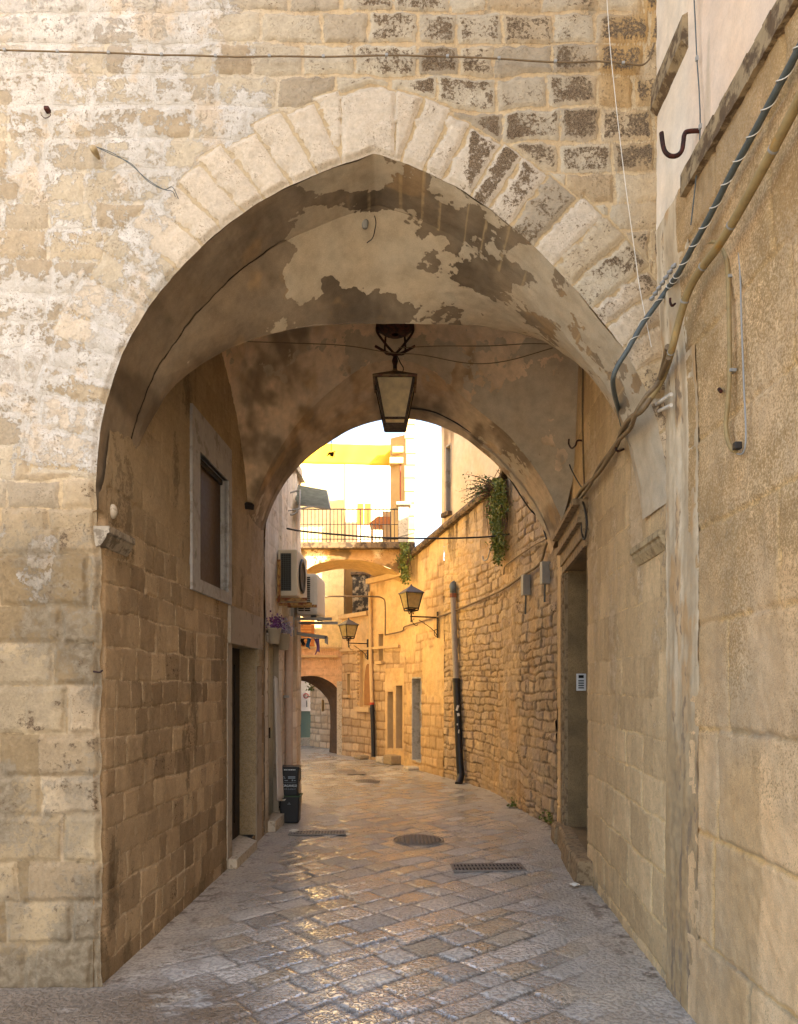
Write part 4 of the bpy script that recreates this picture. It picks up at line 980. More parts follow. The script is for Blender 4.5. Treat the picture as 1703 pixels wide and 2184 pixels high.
PP = thing('terrace_pier', 'squat white masonry pier with a flat cap at the end of the railing', 'pier', (0.08, 15.1, ZD))
b = MB(); px_ = (861-CX)/F*15.1; b.box((px_, 15.12, (ZD+zz(1080, 15.1))/2-.01), (.21, .22, zz(1080, 15.1)-ZD+.02), bev=.01); b.build('shaft', M['white_stone'], PP)
b = MB(); b.box((px_, 15.12, zz(1076, 15.1)), (.30, .30, .07), bev=.015); b.build('cap', M['white_stone'], PP)

# ================================================================ FAR HOUSE with the dark archway
FH = thing('yellow_house', 'yellow limewashed house over a dark archway, pink stone below its first floor', 'house', (-2.5, 17.4, 0))
fcx = [(560, 1612), (563, 1540), (572, 1505), (590, 1474), (612, 1454), (636, 1444), (658, 1441.5), (679, 1442.8), (696, 1449.4), (713, 1460.5), (725, 1476), (730, 1491), (729.5, 1530), (728.5, 1612)]
YF = 17.42
E0 = np.array([tuple(P(x, y, YF)) for x, y in fcx]); E0 = smooth2([tuple(p) for p in E0], 160)
frx = [(520, 1612), (523, 1550), (540, 1510), (565, 1480), (600, 1459), (625, 1451.5), (641, 1451), (658, 1456), (675.4, 1465.7), (689, 1479.3), (701, 1496.5), (704.4, 1522), (704, 1565), (702.7, 1607)]
E1 = smooth2([tuple(P(x, y, 18.05)) for x, y in frx], 160)
def fh_fn(X, Z, D, S):
    med = fbm(X, Z, s=3, o=4, seed=621); fin = fbm(X, Z, s=18, o=4, seed=622)
    sid, d = masonry(X, Z, 625, (.16, .24), (.3, .6), .02, 2.5); r1 = rnd(sid, 1)
    lo = lerp(C('c79f78'), C('d9b48d'), r1*.6+med*.4); lo = lerp(lo, C('a27f5c'), (1-sst(0, .02, d))*.45)
    up = lerp(C('dcc48a'), C('e6d29c'), med)
    rgb = lerp(lo, up, sst(2.50, 2.53, Z)); return rgb, 0.22+(med-.5)*.3, (med-.5)*.02
arch_wall('front', M['far'], lambda X, Z, o: np.stack([X, YF-o, Z], -1), [(p[0], p[2]) for p in E0], (-4.6, -1.30, -.05, 7.0), (-2.25, 1.0), 90, fh_fn, FH)
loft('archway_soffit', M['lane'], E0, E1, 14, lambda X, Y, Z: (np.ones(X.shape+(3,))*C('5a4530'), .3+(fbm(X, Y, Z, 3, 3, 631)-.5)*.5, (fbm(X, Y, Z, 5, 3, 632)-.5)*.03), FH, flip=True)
b = MB(); b.box((-1.385, YF-.03, 0.85), (.15, .07, 1.75), bev=.01); b.build('corner_strip', M['white_stone'], FH)
b = MB(); b.box((-3.0, 17.75, 4.9), (3.4, .6, 4.4)); b.box((-1.0, 18.4, 2.4), (1.2, .7, 4.9)); b.build('house_mass', M['yellow'], FH)
sh = MB(); p0, p1 = P(626, 1378, YF-.03), P(671, 1320, YF-.03)
sh.box(((p0.x+p1.x)/2, YF-.03, (p0.z+p1.z)/2), (p1.x-p0.x, .05, p1.z-p0.z)); M['orangewood'] = plain('orange_varnished_shutter', C('a8662a'), 0.5, 0.1)
f_ = sh.build('shutter', M['orangewood'], FH)
b = MB(); n = 16
for i in range(n): z = p0.z+.05+(p1.z-p0.z-.1)*i/(n-1); b.box(((p0.x+p1.x)/2, YF-.062, z), (p1.x-p0.x-.14, .02, .014))
b.build('slats', plain('pale_shutter_slats', C('d9a25a'), .5), f_)
b = MB(); b.box((p0.x+.5, YF-.05, zz(1400, YF)), (1.1, .1, .05)); b.build('window_sill', M['farplaster'], FH)
b = MB(); b.box((-2.5, YF-.02, 2.515), (2.4, .05, .035)); b.build('string_moulding', M['farplaster'], FH)
# sunlit upper house behind the terrace
UH = thing('sunlit_house', 'cream plastered house glaring in the sun behind the terrace', 'house', (-1.6, 19.0, 4))
b = MB(); b.box((-2.75, 20.2, 5.9), (5.05, 1.6, 3.6)); M['cream'] = plain('cream_limewash', C('e6d6ac'), .9, .05, 6); b.build('wall', M['cream'], UH)
for (px, py, wd) in ((769, 1097, .16), (785, 1097, .16)):
    b = MB(); p = P(px, py, 19.06); b.box(p, (wd, .05, .55)); b.build('window', M['orangewood'], UH)
PO = thing('roofed_porch', 'small porch with a pitched tile roof behind the railing', 'porch', (-0.5, 17.2, ZD))
b = MB(); p = P(820, 1105, 17.2); b.prism([P(788, 1116, 17.2), P(806, 1101, 17.2), P(846, 1103, 17.2), P(848, 1118, 17.2)], (0, .7, 0)); b.build('roof', plain('terracotta_tiles', C('b5723c'), .8), PO)
b = MB(); b.box(P(832, 1150, 17.5), (.34, .5, 1.2)); b.build('porch_wall', M['farplaster'], PO)
b = MB(); b.tube([P(794, 1118, 17.25), P(794, 1180, 17.25)], .03, 6); b.build('post', M['farplaster'], PO)
CHM = thing('weathered_chimney_block', 'square masonry block blackened by lichen above the row house roof', 'chimney', (-0.9, 17.3, 3.2))
p0, p1 = P(752, 1312, 17.3), P(786, 1226, 17.3)
b = MB(); b.box(((p0.x+p1.x)/2, 17.5, (p0.z+p1.z)/2), (p1.x-p0.x, .4, p1.z-p0.z), bev=.01); b.build('block', plain('lichen_black_plaster', C('a39578'), .9, .2, 10, .4, c2=C('3b362d'), th=.47, n2=6), CHM)
b = MB(); b.box(((p0.x+p1.x)/2, 17.5, p1.z+.03), (p1.x-p0.x+.08, .46, .07), bev=.01); b.build('cap', M['coping'], CHM)
# lane continuing beyond the dark archway
CW = thing('curved_stone_wall', 'pale coursed stone wall with a slit window seen through the dark archway', 'wall', (-2.0, 19.3, 0))
CWP = [tuple(G(712, 1597))[:2], tuple(G(684, 1594))[:2], tuple(G(663, 1590.5))[:2]]
cwp = rounded(CWP, .3, 60); Lc = plen(cwp); sl_ = (u_of(692, cwp), u_of(687, cwp), 0.95, 1.25)
def cw_fn(U, Z, X, Y):
    sid, d = masonry(U, Z, 641, (.15, .2), (.2, .42), .02, 2.5); r1 = rnd(sid, 1); rgb = lerp(C('b79a78'), C('d2b795'), r1); j = 1-sst(0, .025, d)
    return lerp(rgb, C('6f573e'), j*.7), .2+0*U, .012*sst(0, .03, d)-.01*j
wall('stone_face', M['far'], cwp, -.05, 4.0, .03, .03, cw_fn, CW, (sl_,), side=1)
f_ = reveal('window', cwp, sl_, .15, M['farplaster'], CW, side=1); panel('pane', cwp, sl_, -.1, M['dark'], f_, side=1)
SH = thing('white_shopfront', 'white rendered front with a grey green door through the dark archway', 'building', (-3, 20.1, 0))
b = MB(); b.box((-4.0, 20.3, 2.9), (3.3, .5, 3.2+.2)); b.build('upper_wall', plain('white_render', C('d8d4c6'), .85, .05), SH)
b = MB(); b.box((-4.0, 20.2, .1), (3.3, .5, .22)); b.build('step', M['white_stone'], SH)
b = MB(); b.box((-3.2, 20.2, .72), (1.7, .3, 1.02)); b.build('door', plain('grey_green_door', C('5f7268'), .5, .05), SH)
b = MB(); b.box(P(654, 1497, 20.03), (.34, .04, .5)); sg = b.build('notice_board', plain('white_notice', C('e4dfd6'), .6, .03), SH)
b = MB(); b.lathe(P(653, 1484, 20.0), [(.05, 0), (.075, 0), (.075, -.01), (.05, -.01)], 16, 'Y'); b.build('red_emblem', plain('red_print', C('b0524a'), .6), sg)
b = MB(); b.tube([P(654, 1494, 20.0), P(655, 1508, 20.0)], .01, 5); b.build('print_line', M['iron'], sg); b = MB(); b.tube([P(655, 1486, 19.99), P(662, 1486, 19.9)], .012, 5); b.build('print_line', M['iron'], sg)

OH = thing('unseen_ochre_house', 'unseen ochre house added behind the narrow house to bounce gold light', 'house', (-2.6, 13.5, 0))  # hidden from the camera; added so its sunlit wall warms the lane
b = MB(); b.prism([(-2.55, 10.75, -.1), (-2.62, 14.9, -.1), (-5, 14.9, -.1), (-5, 10.75, -.1)], (0, 0, 6.2)); b.build('wall', plain('pale_ochre_limewash', C('d8bf88'), .9, .06, 5), OH)
b = MB(); b.prism([(-2.50, 10.7, 6.1), (-2.57, 14.95, 6.1), (-5, 14.95, 6.1), (-5, 10.7, 6.1)], (0, 0, .15)); b.build('cornice', M['farplaster'], OH)
# ================================================================ THINGS
random.seed(11)
RFc = [(1.398, 0.8), (1.398, 4.06)]
M['pvcgrey'] = plain('grey_pvc', C('8d8c86'), .55, .1, 20)
M['cablegrey'] = plain('grey_cable_sheath', C('4f5552'), .6, .15, 40)
M['cabledark'] = plain('dark_cable', C('2c2823'), .6, .15, 40)
M['cabletan'] = plain('dusty_tan_conduit', C('8f7a50'), .65, .2, 25, c2=C('a87a2e'), th=.66, n2=7)
M['cablebrown'] = plain('dusty_brown_cable', C('6f5b3f'), .65, .25, 40)
M['wirewhite'] = plain('pale_wire', C('cfc8b8'), .5, .05)
M['pipewhite'] = plain('offwhite_pipe', C('c9c0ae'), .6, .12, 30)
M['steel'] = plain('brushed_steel', C('dcdbd6'), .5, .05, 60)
M['castiron'] = plain('worn_cast_iron', C('7a7168'), .5, .2, 40, .3, .3)
def cable(name, label, cat, paths, mat, loc, group=None, part='strand'):
    o = thing(name, label, cat, loc, group)
    for pts, r in paths:
        b = MB(); b.tube(smooth_path(pts, 6), r, 8); b.build(part, mat, o)
    return o
def single(b, name, label, cat, mat, group=None):
    c = sum((v for v in b.v), Vector())/len(b.v); ORG['_tmp'] = c
    me = bpy.data.meshes.new(name); me.from_pydata([tuple(v-c) for v in b.v], [], b.f); me.update()
    ob = link(name, me, mat, None, False); ob.location = c; ORG[ob.name] = c
    me.polygons.foreach_set('use_smooth', np.array(b.sm, bool))
    return tag(ob, label, cat, group)
# --- heavy cables along the corner building into the passage
A_ = [W(x, y, RFc, .035) for x, y in ((1860, -210), (1780, -50), (1702, 108), (1650, 205), (1600, 298), (1560, 370), (1530, 430), (1500, 487), (1470, 540), (1447, 583))]
A_ = A_+[P(1425, 615, 3.90), P(1400, 650, 3.93), P(1370, 692, 3.95), P(1340, 745, 3.96), P(1318, 780, 3.98), P(1308, 808, 4.02), P(1311, 840, 4.2), P(1320, 875, 4.5), P(1328, 908, 4.78)]
cg = thing('grey_cable_bundle', 'thick grey cable bound with spiral white wire along the corner building', 'cable', A_[7])
sp = smooth_path(A_, 6); b = MB(); b.tube(sp, .0135, 10); b.build('sheath', M['cablegrey'], cg)
b = MB(); hel = []; acc = 0
sp2 = smooth_path(A_[:14], 40)
for i, p in enumerate(sp2[:-1]):
    d_ = (sp2[i+1]-p); acc += d_.length; tt = d_.normalized(); uu = tt.cross(Vector((0, 0, 1))).normalized(); ww = tt.cross(uu); a = acc/.115*2*math.pi
    hel.append(p+(uu*math.cos(a)+ww*math.sin(a))*.0165)
b.tube(hel, .0022, 5); b.build('binding_wire', M['wirewhite'], cg)
for i in range(7):
    b = MB(); t = i/6; p = A_[9].lerp(A_[11], t)+Vector((-.030, -.02, .022)); b.blob(p, .014, 1, 1, .7, 6); b.blob(p+Vector((.006, 0, .010)), .009, 1, 1, .8, 6); b.build('insulator', M['pvcgrey'], cg)
B_ = [W(x, y, RFc, .045) for x, y in ((1860, -90), (1780, 65), (1702, 218), (1650, 318), (1600, 410), (1560, 480), (1530, 528), (1500, 568), (1478, 602), (1461, 642), (1446, 695), (1432, 750))]
B_ = B_+[P(1416, 800, 3.93), P(1399, 832, 3.95), P(1382, 856, 3.97), P(1364, 880, 4.02), P(1347, 903, 4.2), P(1332, 925, 4.55)]+[W(x, y, RW, .05) for x, y in ((1318, 947), (1300, 975), (1281, 1003), (1262, 1030), (1244, 1052), (1225, 1078), (1206, 1106), (1190, 1127))]
ct = thing('tan_conduit_bundle', 'bundle of dusty tan conduits sloping down the passage wall to the rubble wall', 'cable', B_[10])
b = MB(); b.tube(smooth_path(B_[:15], 6), .0185, 10); b.build('conduit', M['cabletan'], ct)
for k in range(3):
    pts = []
    for i, p in enumerate(B_[11:]):
        a = i*1.15+k*2.1; pts.append(p+Vector((-abs(math.cos(a))*.016, math.sin(a)*.014, math.cos(a+k)*.024)))
    b = MB(); b.tube(smooth_path(pts, 6), .0165-.003*k, 7); b.build('strand', M['cablebrown'], ct)
for p, q_ in zip(B_[1:13:2], B_[2:14:2]): d_ = (q_-p).normalized(); b = MB(); b.tube([p-d_*.004, p+d_*.004], .0205, 10); b.build('tie_band', M['pvcgrey'], ct)
fest = [B_[-1], W(1172, 1150, RAr, .08), W(1164, 1166, RAr, .06), W(1152, 1202, RAr, .06), W(1116, 1227, RAr, .05), W(1075, 1256, RAr, .05), W(1040, 1273, RAr, .05), W(1006, 1288, RAr, .05), W(975, 1301, RAr, .05), W(947, 1312, RAr, .05), W(918, 1320, RAr, .05), W(885, 1330, RAr, .05), W(863, 1337, RAr, .05), W(858, 1346, RAr, .05), W(822, 1354, RAr, .05)]
cable('sagging_cable', 'pale dusty cable sagging along the rubble wall towards the lamp', 'cable', [(fest, .016)], M['cablebrown'], fest[3])
u2 = [W(1185, 1128, RAr, .10), W(1166, 1148, RAr, .08), W(1140, 1163, RAr, .05), W(1120, 1176, RAr, .05), W(1098, 1192, RAr, .05), W(1078, 1208, RAr, .04), W(1075, 1225, RAr, .03)]
cable('looped_wire', 'thin twisted wire dropping off the bundle onto the rubble wall', 'wire', [(u2, .009)], M['cablebrown'], u2[2])
lc = [W(1240, 1060, RW, .04), W(1248, 1085, RW, .05), W(1252, 1115, RW, .05), W(1249, 1145, RW, .05), W(1244, 1148, RW, .05), W(1241, 1128, RW, .05), W(1243, 1105, RW, .04)]
cable('cable_coil', 'spare loop of dark cable hanging under the conduit bundle', 'cable', [(lc, .010)], M['cabledark'], lc[2])
dl_ = [P(x, y, Y) for x, y, Y in ((612, 1127, 9.2), (645, 1133, 9.3), (720, 1140, 9.55), (800, 1146, 9.8), (880, 1148, 10.0), (960, 1148, 10.2), (1040, 1145, 10.4))]+[W(1087, 1139, RAr, .01)]
cs = cable('overhead_cable', 'black cable strung across the lane in front of the terrace railing', 'cable', [(dl_, .012)], M['cabledark'], dl_[3])
dw = [P(660, 1272, 14.2), P(730, 1272, 14.6), P(790, 1272, 15.0), P(815, 1275, 15.2), P(822, 1290, 15.25), P(822, 1354, 15.3)]
cable('lower_cable', 'brown cable crossing below the bridge arch and dropping to the row house', 'cable', [(dw, .016)], M['cablebrown'], dw[2])
ew = [P(800, 1158, 14.9), P(850, 1146, 14.5), P(900, 1132, 14.1), P(933, 1121, 13.8)]
cable('thin_overhead_wire', 'thin black wire rising from the terrace to the plastered house', 'wire', [(ew, .006)], M['cabledark'], ew[1])
# facade cable with clips
fc = [P(x, y, 3.995) for x, y in ((-60, 105), (10, 107), (120, 110), (245, 113), (330, 117), (400, 118), (500, 121), (600, 120), (700, 121), (830, 118), (930, 120), (1000, 122), (1080, 126), (1150, 131), (1220, 133), (1280, 131), (1340, 136), (1368, 139), (1384, 128), (1391, 108), (1396, 92))]
fo = cable('facade_cable', 'thin tan cable clipped across the top of the archway facade', 'cable', [(fc, .0045)], M['cablebrown'], fc[8], part='cable_run')
for x, y in ((10, 107), (123, 110), (232, 113), (345, 117), (460, 120), (575, 120), (690, 121), (825, 118), (955, 121), (1065, 125), (1185, 132), (1330, 135)):
    b = MB(); b.box(P(x, y-1, 3.99), (.016, .012, .014), bev=.002); b.build('clip', M['pvcgrey'], fo)
gw = [P(x, y, 3.985) for x, y in ((1293, -30), (1302, 100), (1312, 200), (1322, 290), (1334, 390), (1345, 470), (1356, 550), (1366, 620), (1390, 740))]
cable('white_wire', 'slender white wire hanging down the facade beside the corner building', 'wire', [(gw, .0022)], M['wirewhite'], gw[4])
pw = [W(x, y, RFc, .015) for x, y in ((1480, -20), (1484, 60), (1487, 125), (1492, 200), (1494, 270), (1490, 330), (1483, 400), (1474, 480))]
po = cable('plaster_cable', 'thin grey cable clipped down the pink plaster of the corner building', 'cable', [(pw, .0032)], M['cablegrey'], pw[3], part='cable_run')
for p in (pw[2], pw[4], pw[5]): b = MB(); b.box(p, (.012, .014, .022), bev=.002); b.build('clip', M['pvcgrey'], po)
RFs = [(1.455, 1.2), (1.455, 4.06)]
hp = [W(x, y, RFs, .03) for x, y in ((1500, 535), (1509, 523), (1525, 516), (1541, 528), (1550, 553), (1554, 591), (1556, 687), (1557, 791), (1553, 860), (1549, 905), (1553, 938), (1562, 958), (1570, 962))]
ho = cable('tan_pipe', 'narrow cream pipe bending over and running down the ashlar wall', 'pipe', [(hp, .0105)], M['cabletan'], hp[6], part='pipe_run')
for k in (5, 7): b = MB(); b.box(hp[k]+Vector((.01, 0, 0)), (.03, .03, .014), bev=.003); b.build('bracket', M['pvcgrey'], ho)
b = MB(); b.box(W(1573, 951, RFs, .03), (.03, .03, .03), bev=.004); b.build('junction_box', M['cabledark'], ho)
iw = [W(x, y, RFs, .02) for x, y in ((1562, 466), (1570, 500), (1576, 535), (1580, 603), (1582, 680), (1585, 760), (1588, 840), (1591, 900), (1591, 945), (1585, 966), (1574, 968), (1567, 960), (1569, 950))]
cable('grey_wire', 'thin grey cable hanging beside the cream pipe with a loop at its end', 'wire', [(iw, .004)], M['pvcgrey'], iw[5])
for nm, lb, pts, r in (('white_pipe_stub', 'short offwhite pipe running from the passage arch into the corner', [W(1362, 888, RW, .03), P(1395, 866, 4.1), P(1432, 841, 3.8)], .011), ('bent_pipe_stub', 'bent offwhite pipe just under the straight one at the corner', [W(1380, 906, RW, .03), W(1384, 893, RW, .05), P(1400, 880, 4.1), P(1432, 864, 3.8)], .010)):
    b = MB(); b.tube(smooth_path(pts, 5), r, 8); single(b, nm, lb, 'pipe', M['pipewhite'])
for nm, lb, pts, r, m in (
    ('passage_wire', 'pair of thin wires hanging down by the rear vault', [W(1222, 772, RW, .03), W(1219, 880, RW, .03), W(1214, 940, RW, .04), W(1214, 985, RW, .04), W(1226, 1015, RW, .04), W(1243, 1043, RW, .04)], .006, 'cabledark'),
    ('passage_conduit', 'straight thin conduit down the passage wall by the rear vault', [W(1244, 778, RW, .015), W(1243, 880, RW, .015), W(1244, 960, RW, .015), W(1247, 1045, RW, .02)], .008, 'cablebrown')):
    b = MB(); b.tube(smooth_path(pts, 5), r, 6); single(b, nm, lb, 'wire', M[m])
for nm, lb, pts in (('slack_wire', 'tan wire slung slackly across the rear vault behind the lantern', [P(505, 728, 6.2), P(600, 731, 6.2), P(735, 737, 6.2), P(830, 752, 6.2), P(900, 757, 6.2), P(1000, 775, 6.25), P(1080, 770, 6.3), P(1180, 742, 6.4)]), ('ceiling_wire', 'dark wire stretched from the lantern bracket to the passage corner', [P(850, 742, 6.5), P(940, 738, 6.5), P(1040, 738, 6.5), P(1130, 733, 6.5), P(1195, 735, 6.45)])):
    b = MB(); b.tube(smooth_path(pts, 5), .004, 5); single(b, nm, lb, 'wire', M['cablebrown'])
for nm, lb, pts in (('arch_cable', 'black cable following the far arch of the passage down to the bundle', [P(850, 868, 7.95), P(930, 880, 7.95), P(1010, 925, 7.95), P(1050, 955, 8.0), P(1075, 1000, 8.2), P(1100, 1040, 8.2), P(1130, 1085, 8.2), P(1150, 1105, 8.2), P(1160, 1130, 8.1), P(1166, 1150, 8.0)]),):
    b = MB(); b.tube(smooth_path(pts, 5), .009, 6); single(b, nm, lb, 'cable', M['cabledark'])
# hooks
hk = [W(1512, 277, RFc, -.02), W(1480, 277, RFc, .0)]
Yh = 3.46; hk = [P(x, y, Yh) for x, y in ((1515, 280), (1490, 279), (1466, 281), (1460, 288), (1458, 302), (1455, 320), (1446, 331), (1432, 333), (1421, 326), (1415, 312), (1411, 283))]
b = MB(); b.tube(smooth_path(hk, 6), .0105, 10); single(b, 'iron_hook', 'big S shaped rusty iron hook sticking out of the ledge', 'hook', M['rust'])
for nm, lb, pts, r in (
    ('rusty_peg', 'small rusty hook under the grey cable beside the tan conduit', [P(1440, 648, 3.75), P(1434, 652, 3.72), P(1430, 645, 3.72), P(1430, 636, 3.72)], .006),
    ('corner_peg', 'bent rusty peg at the edge of the facade above the passage', [P(200, 1432, 4.0), P(212, 1434, 3.98), P(219, 1430, 3.97)], .005),
    ('passage_hook', 'rusty hook carrying wires on the passage wall by the rear vault', [W(1246, 940, RW, .0), W(1232, 940, RW, .06), W(1228, 950, RW, .07), W(1220, 956, RW, .07), W(1214, 948, RW, .07), W(1214, 936, RW, .07)], .008),
    ('cable_hook', 'small rusty hook under the cables at the arch edge', [W(1330, 958, RW, .01), P(1318, 962, 4.7), P(1313, 955, 4.7)], .008),
    ('wall_hook', 'white hook bracket below the overhead cable on the rubble wall', [W(1050, 1160, RAr, .0), W(1046, 1172, RAr, .1), W(1040, 1192, RAr, .1), W(1032, 1195, RAr, .12), W(1030, 1186, RAr, .12)], .010)):
    b = MB(); b.tube(smooth_path(pts, 5), r, 7); single(b, nm, lb, 'hook', M['rust'] if nm != 'wall_hook' else M['pvcgrey'])
b = MB(); b.tube([P(1538, 835, 3.3), W(1534, 830, RFs, .0)], .008, 8); single(b, 'wall_bolt', 'round rusty bolt end in the ashlar beside the cream pipe', 'bolt', M['rust'])
ps = thing('insulator_stub', 'rusty stub with a broken insulator and trailing wire on the facade', 'insulator', P(200, 322, 4.0))
b = MB(); b.lathe(P(200, 318, 3.93), [(.0, -.015), (.016, -.012), (.019, .0), (.017, .03), (.008, .07)], 12, 'Y'); b.build('insulator', M['portal2'], ps)
b = MB(); b.tube([P(202, 326, 4.03), P(202, 327, 3.95)], .008, 8); b.build('stub', M['rust'], ps)
b = MB()
for k in range(2): b.tube(smooth_path([P(205, 313, 3.97), P(240, 326+4*k, 3.97), P(280, 352-3*k, 3.97), P(315, 383+3*k, 3.97), P(350, 404, 3.975), P(368, 408-9*k, 3.98), P(375+6*k, 420+4*k, 3.99)], 5), .0022, 5)
b.build('trailing_wire', M['cablegrey'], ps)
rb_ = thing('rusty_bracket', 'little rusty bracket stump high on the pale side of the facade', 'bracket', P(103, 236, 4.0))
b = MB(); b.box(P(103, 236, 4.02), (.028, .05, .02), bev=.006); b.build('stump', M['rust'], rb_)
b = MB(); b.tube(smooth_path([P(88, 245, 3.995), P(97, 252, 3.985), P(108, 246, 3.985), P(104, 238, 3.99)], 4), .002, 5); b.build('wire_end', M['rust'], rb_)
b = MB(); b.blob(W(240, 1091, LW1, .0), .032, .9, 1, 1.35, 8); single(b, 'stone_boss', 'smooth round boss on the passage wall above the springing block', 'stone boss', M['white_stone'])
hs = thing('old_lamp_holder', 'rusty hanging rod with an empty lamp holder under the arch crown', 'lamp holder', P(779, 430, 4.55))
b = MB(); b.tube([P(779, 420, 4.55), P(779, 462, 4.55)], .008, 8); b.box(P(779, 457, 4.55), (.034, .034, .008)); b.build('rod', M['rust'], hs)
b = MB(); b.lathe(P(779, 486, 4.55), [(.0, -.002), (.016, .0), (.023, .03), (.022, .055), (.008, .065)], 12); b.build('socket', M['pvcgrey'], hs)
b = MB(); b.tube(smooth_path([P(783, 446, 4.53), P(796, 455, 4.53), P(802, 472, 4.53), P(800, 490, 4.53), P(795, 508, 4.53), P(783, 518, 4.55)], 5), .003, 5); b.build('loose_wire', M['cabledark'], hs)
fl = thing('floodlight', 'small dark floodlight high on the passage wall by the far arch', 'floodlight', P(522, 1078, 7.45))
p = P(524, 1078, 7.3); b = MB(); b.box(p, (.15, .10, .055), rz=.5, M=Matrix.Rotation(.45, 4, 'X'), bev=.008); b.build('housing', M['iron'], fl)
b = MB(); b.tube([p+Vector((-.06, .05, .01)), p+Vector((-.15, .10, -.005))], .012, 6); b.build('arm', M['iron'], fl)
ht = thing('dry_tuft', 'withered tuft dangling from a hook on the far arch', 'dried plant', P(707, 948, 7.9))
b = MB(); b.tube([P(707, 940, 7.9), P(707, 962, 7.9)], .005, 5); b.build('hook', M['iron'], ht)
b = MB()
for i in range(26): a = random.uniform(0, 6.3); e = random.uniform(-1.2, .6); L_ = random.uniform(.03, .055); p = P(707, 966, 7.9); d_ = Vector((math.cos(a)*math.cos(e), math.sin(a)*math.cos(e), math.sin(e)-.2)); b.tube([p, p+d_*L_], [.009, .003], 4)
b.build('stems', M['iron'], ht)

# --- lanterns
def glass(name, c, tr=.75, ro=.35):
    t = NT(name); t.b.inputs['Transmission Weight'].default_value = tr; t.b.inputs['IOR'].default_value = 1.15
    n = t.noise(14, 5); col = t.mix(t.rng(n, .35, .65, 0, 1), tuple(C(c)), tuple(C(c, .75)))
    t.fin(col, ro, spec=.4)
    tl = t.n('ShaderNodeBsdfTranslucent'); t.l(col, tl.inputs[0]); mx = t.n('ShaderNodeMixShader'); mx.inputs[0].default_value = .6
    t.l(t.b.outputs[0], mx.inputs[1]); t.l(tl.outputs[0], mx.inputs[2]); t.l(mx.outputs[0], t.out.inputs['Surface'])
    return t.m
M['dustglass'] = glass('dusty_glass', 'fff3d0', .30, .3)
M['amberglass'] = glass('amber_glass', 'ecdca8', .4, .3)
M['copper'] = plain('tarnished_brown_lantern_roof', C('6a5331'), .6, .2, 20, .2, c2=C('54301c'), th=.52, n2=18)
def lantern(root, c, a1, a0, h, roof_h, mat, roofmat, gl):
    """tapered four-sided lantern: half width a1 at the top, a0 at the bottom; c is the bottom centre (local)"""
    c = Vector(c); b = MB(); r = .012*a1/.19
    top = [c+Vector((sx*a1, sy*a1, h)) for sx, sy in ((-1, -1), (1, -1), (1, 1), (-1, 1))]; bot = [c+Vector((sx*a0, sy*a0, 0)) for sx, sy in ((-1, -1), (1, -1), (1, 1), (-1, 1))]
    up = [b0.lerp(t0, .13) for b0, t0 in zip(bot, top)]
    for i in range(4):
        j = (i+1) % 4; b.tube([bot[i], top[i]], r*1.25, 6); b.tube([bot[i], bot[j]], r*1.2, 6); b.tube([up[i], up[j]], r, 6); b.tube([top[i], top[j]], r*1.3, 6)
    b.box(c+Vector((0, 0, -.004)), (a0*2, a0*2, .008)); fr = b.build('frame', mat, root, True)
    b = MB(); b.frustum(c+Vector((0, 0, h+.005)), a1*1.16, a1*.10, roof_h); b.frustum(c+Vector((0, 0, h-.012)), a1*1.14, a1*1.16, .017); b.lathe(c+Vector((0, 0, h+roof_h)), [(a1*.1, 0), (a1*.14, .015), (a1*.07, .03), (0.001, .045)], 10); b.build('roof', roofmat, root, True)
    for i in range(4):
        j = (i+1) % 4; ins = lambda v: Vector((c.x+(v.x-c.x)*.985, c.y+(v.y-c.y)*.985, v.z)); b = MB(); q4 = [ins(v) for v in (up[i], up[j], top[j], top[i])]; nn = (q4[1]-q4[0]).cross(q4[3]-q4[0]).normalized()
        b.prism(q4, nn*.003); b.build('pane', gl, root, True)
    b = MB(); b.lathe(c+Vector((0, 0, h*.30)), [(.0, 0), (a1*.12, .01), (a1*.26, h*.16), (a1*.22, h*.28), (a1*.12, h*.38), (a1*.12, h*.66)], 12); b.build('bulb', M['pvcgrey'], root, True)
M['lamprust'] = plain('rusty_lantern_frame', C('4a3a2a'), .7, .3, 30, .2, c2=C('2e2219'), th=.5)
HL = thing('hanging_lantern', 'large rusty lantern with dusty panes hanging from the vault', 'lantern', P(843, 912, 6.6))
lz = 0.0; hh = (912-818)/F*6.6
lantern(HL, (0, 0, 0), .168, .088, hh, .105, M['lamprust'], M['copper'], M['dustglass'])
q = lambda px, py: P(px, py, 6.6)-HL.location
b = MB(); b.tube([q(843, 795), q(843, 752)], .018, 8); b.lathe(q(843, 770), [(.02, -.03), (.028, 0), (.02, .03)], 10)
for x in (805, 881):
    b.tube(smooth_path([q(843, 756), q((843+x)/2, 735), q(x, 708), q(x, 690)], 5), .011, 6)
    b.tube(smooth_path([q(843, 758), q((843+x)/2, 751), q(x*1.12-101, 738)], 4), [.012]*8+[.012], 6)
for x, sy in ((822, 1), (864, 1)): b.tube(smooth_path([q(843, 756), q(x, 735)+Vector((0, .16, 0)), q(x, 690)+Vector((0, .22, 0))], 5), .010, 6)
b.lathe(q(843, 700), [(.165, .07), (.16, -.01), (.10, -.05), (.03, -.06)], 14); b.build('hanger', M['rust'], HL, True)
b = MB(); b.tube(smooth_path([q(848, 760), q(855, 775), q(861, 786), q(857, 796), q(850, 800)], 5), .005, 5); b.build('feed_wire', M['cabledark'], HL, True)
b = MB(); b.box(q(803, 828), (.02, .03, .05)); b.build('latch', M['iron'], HL, True)
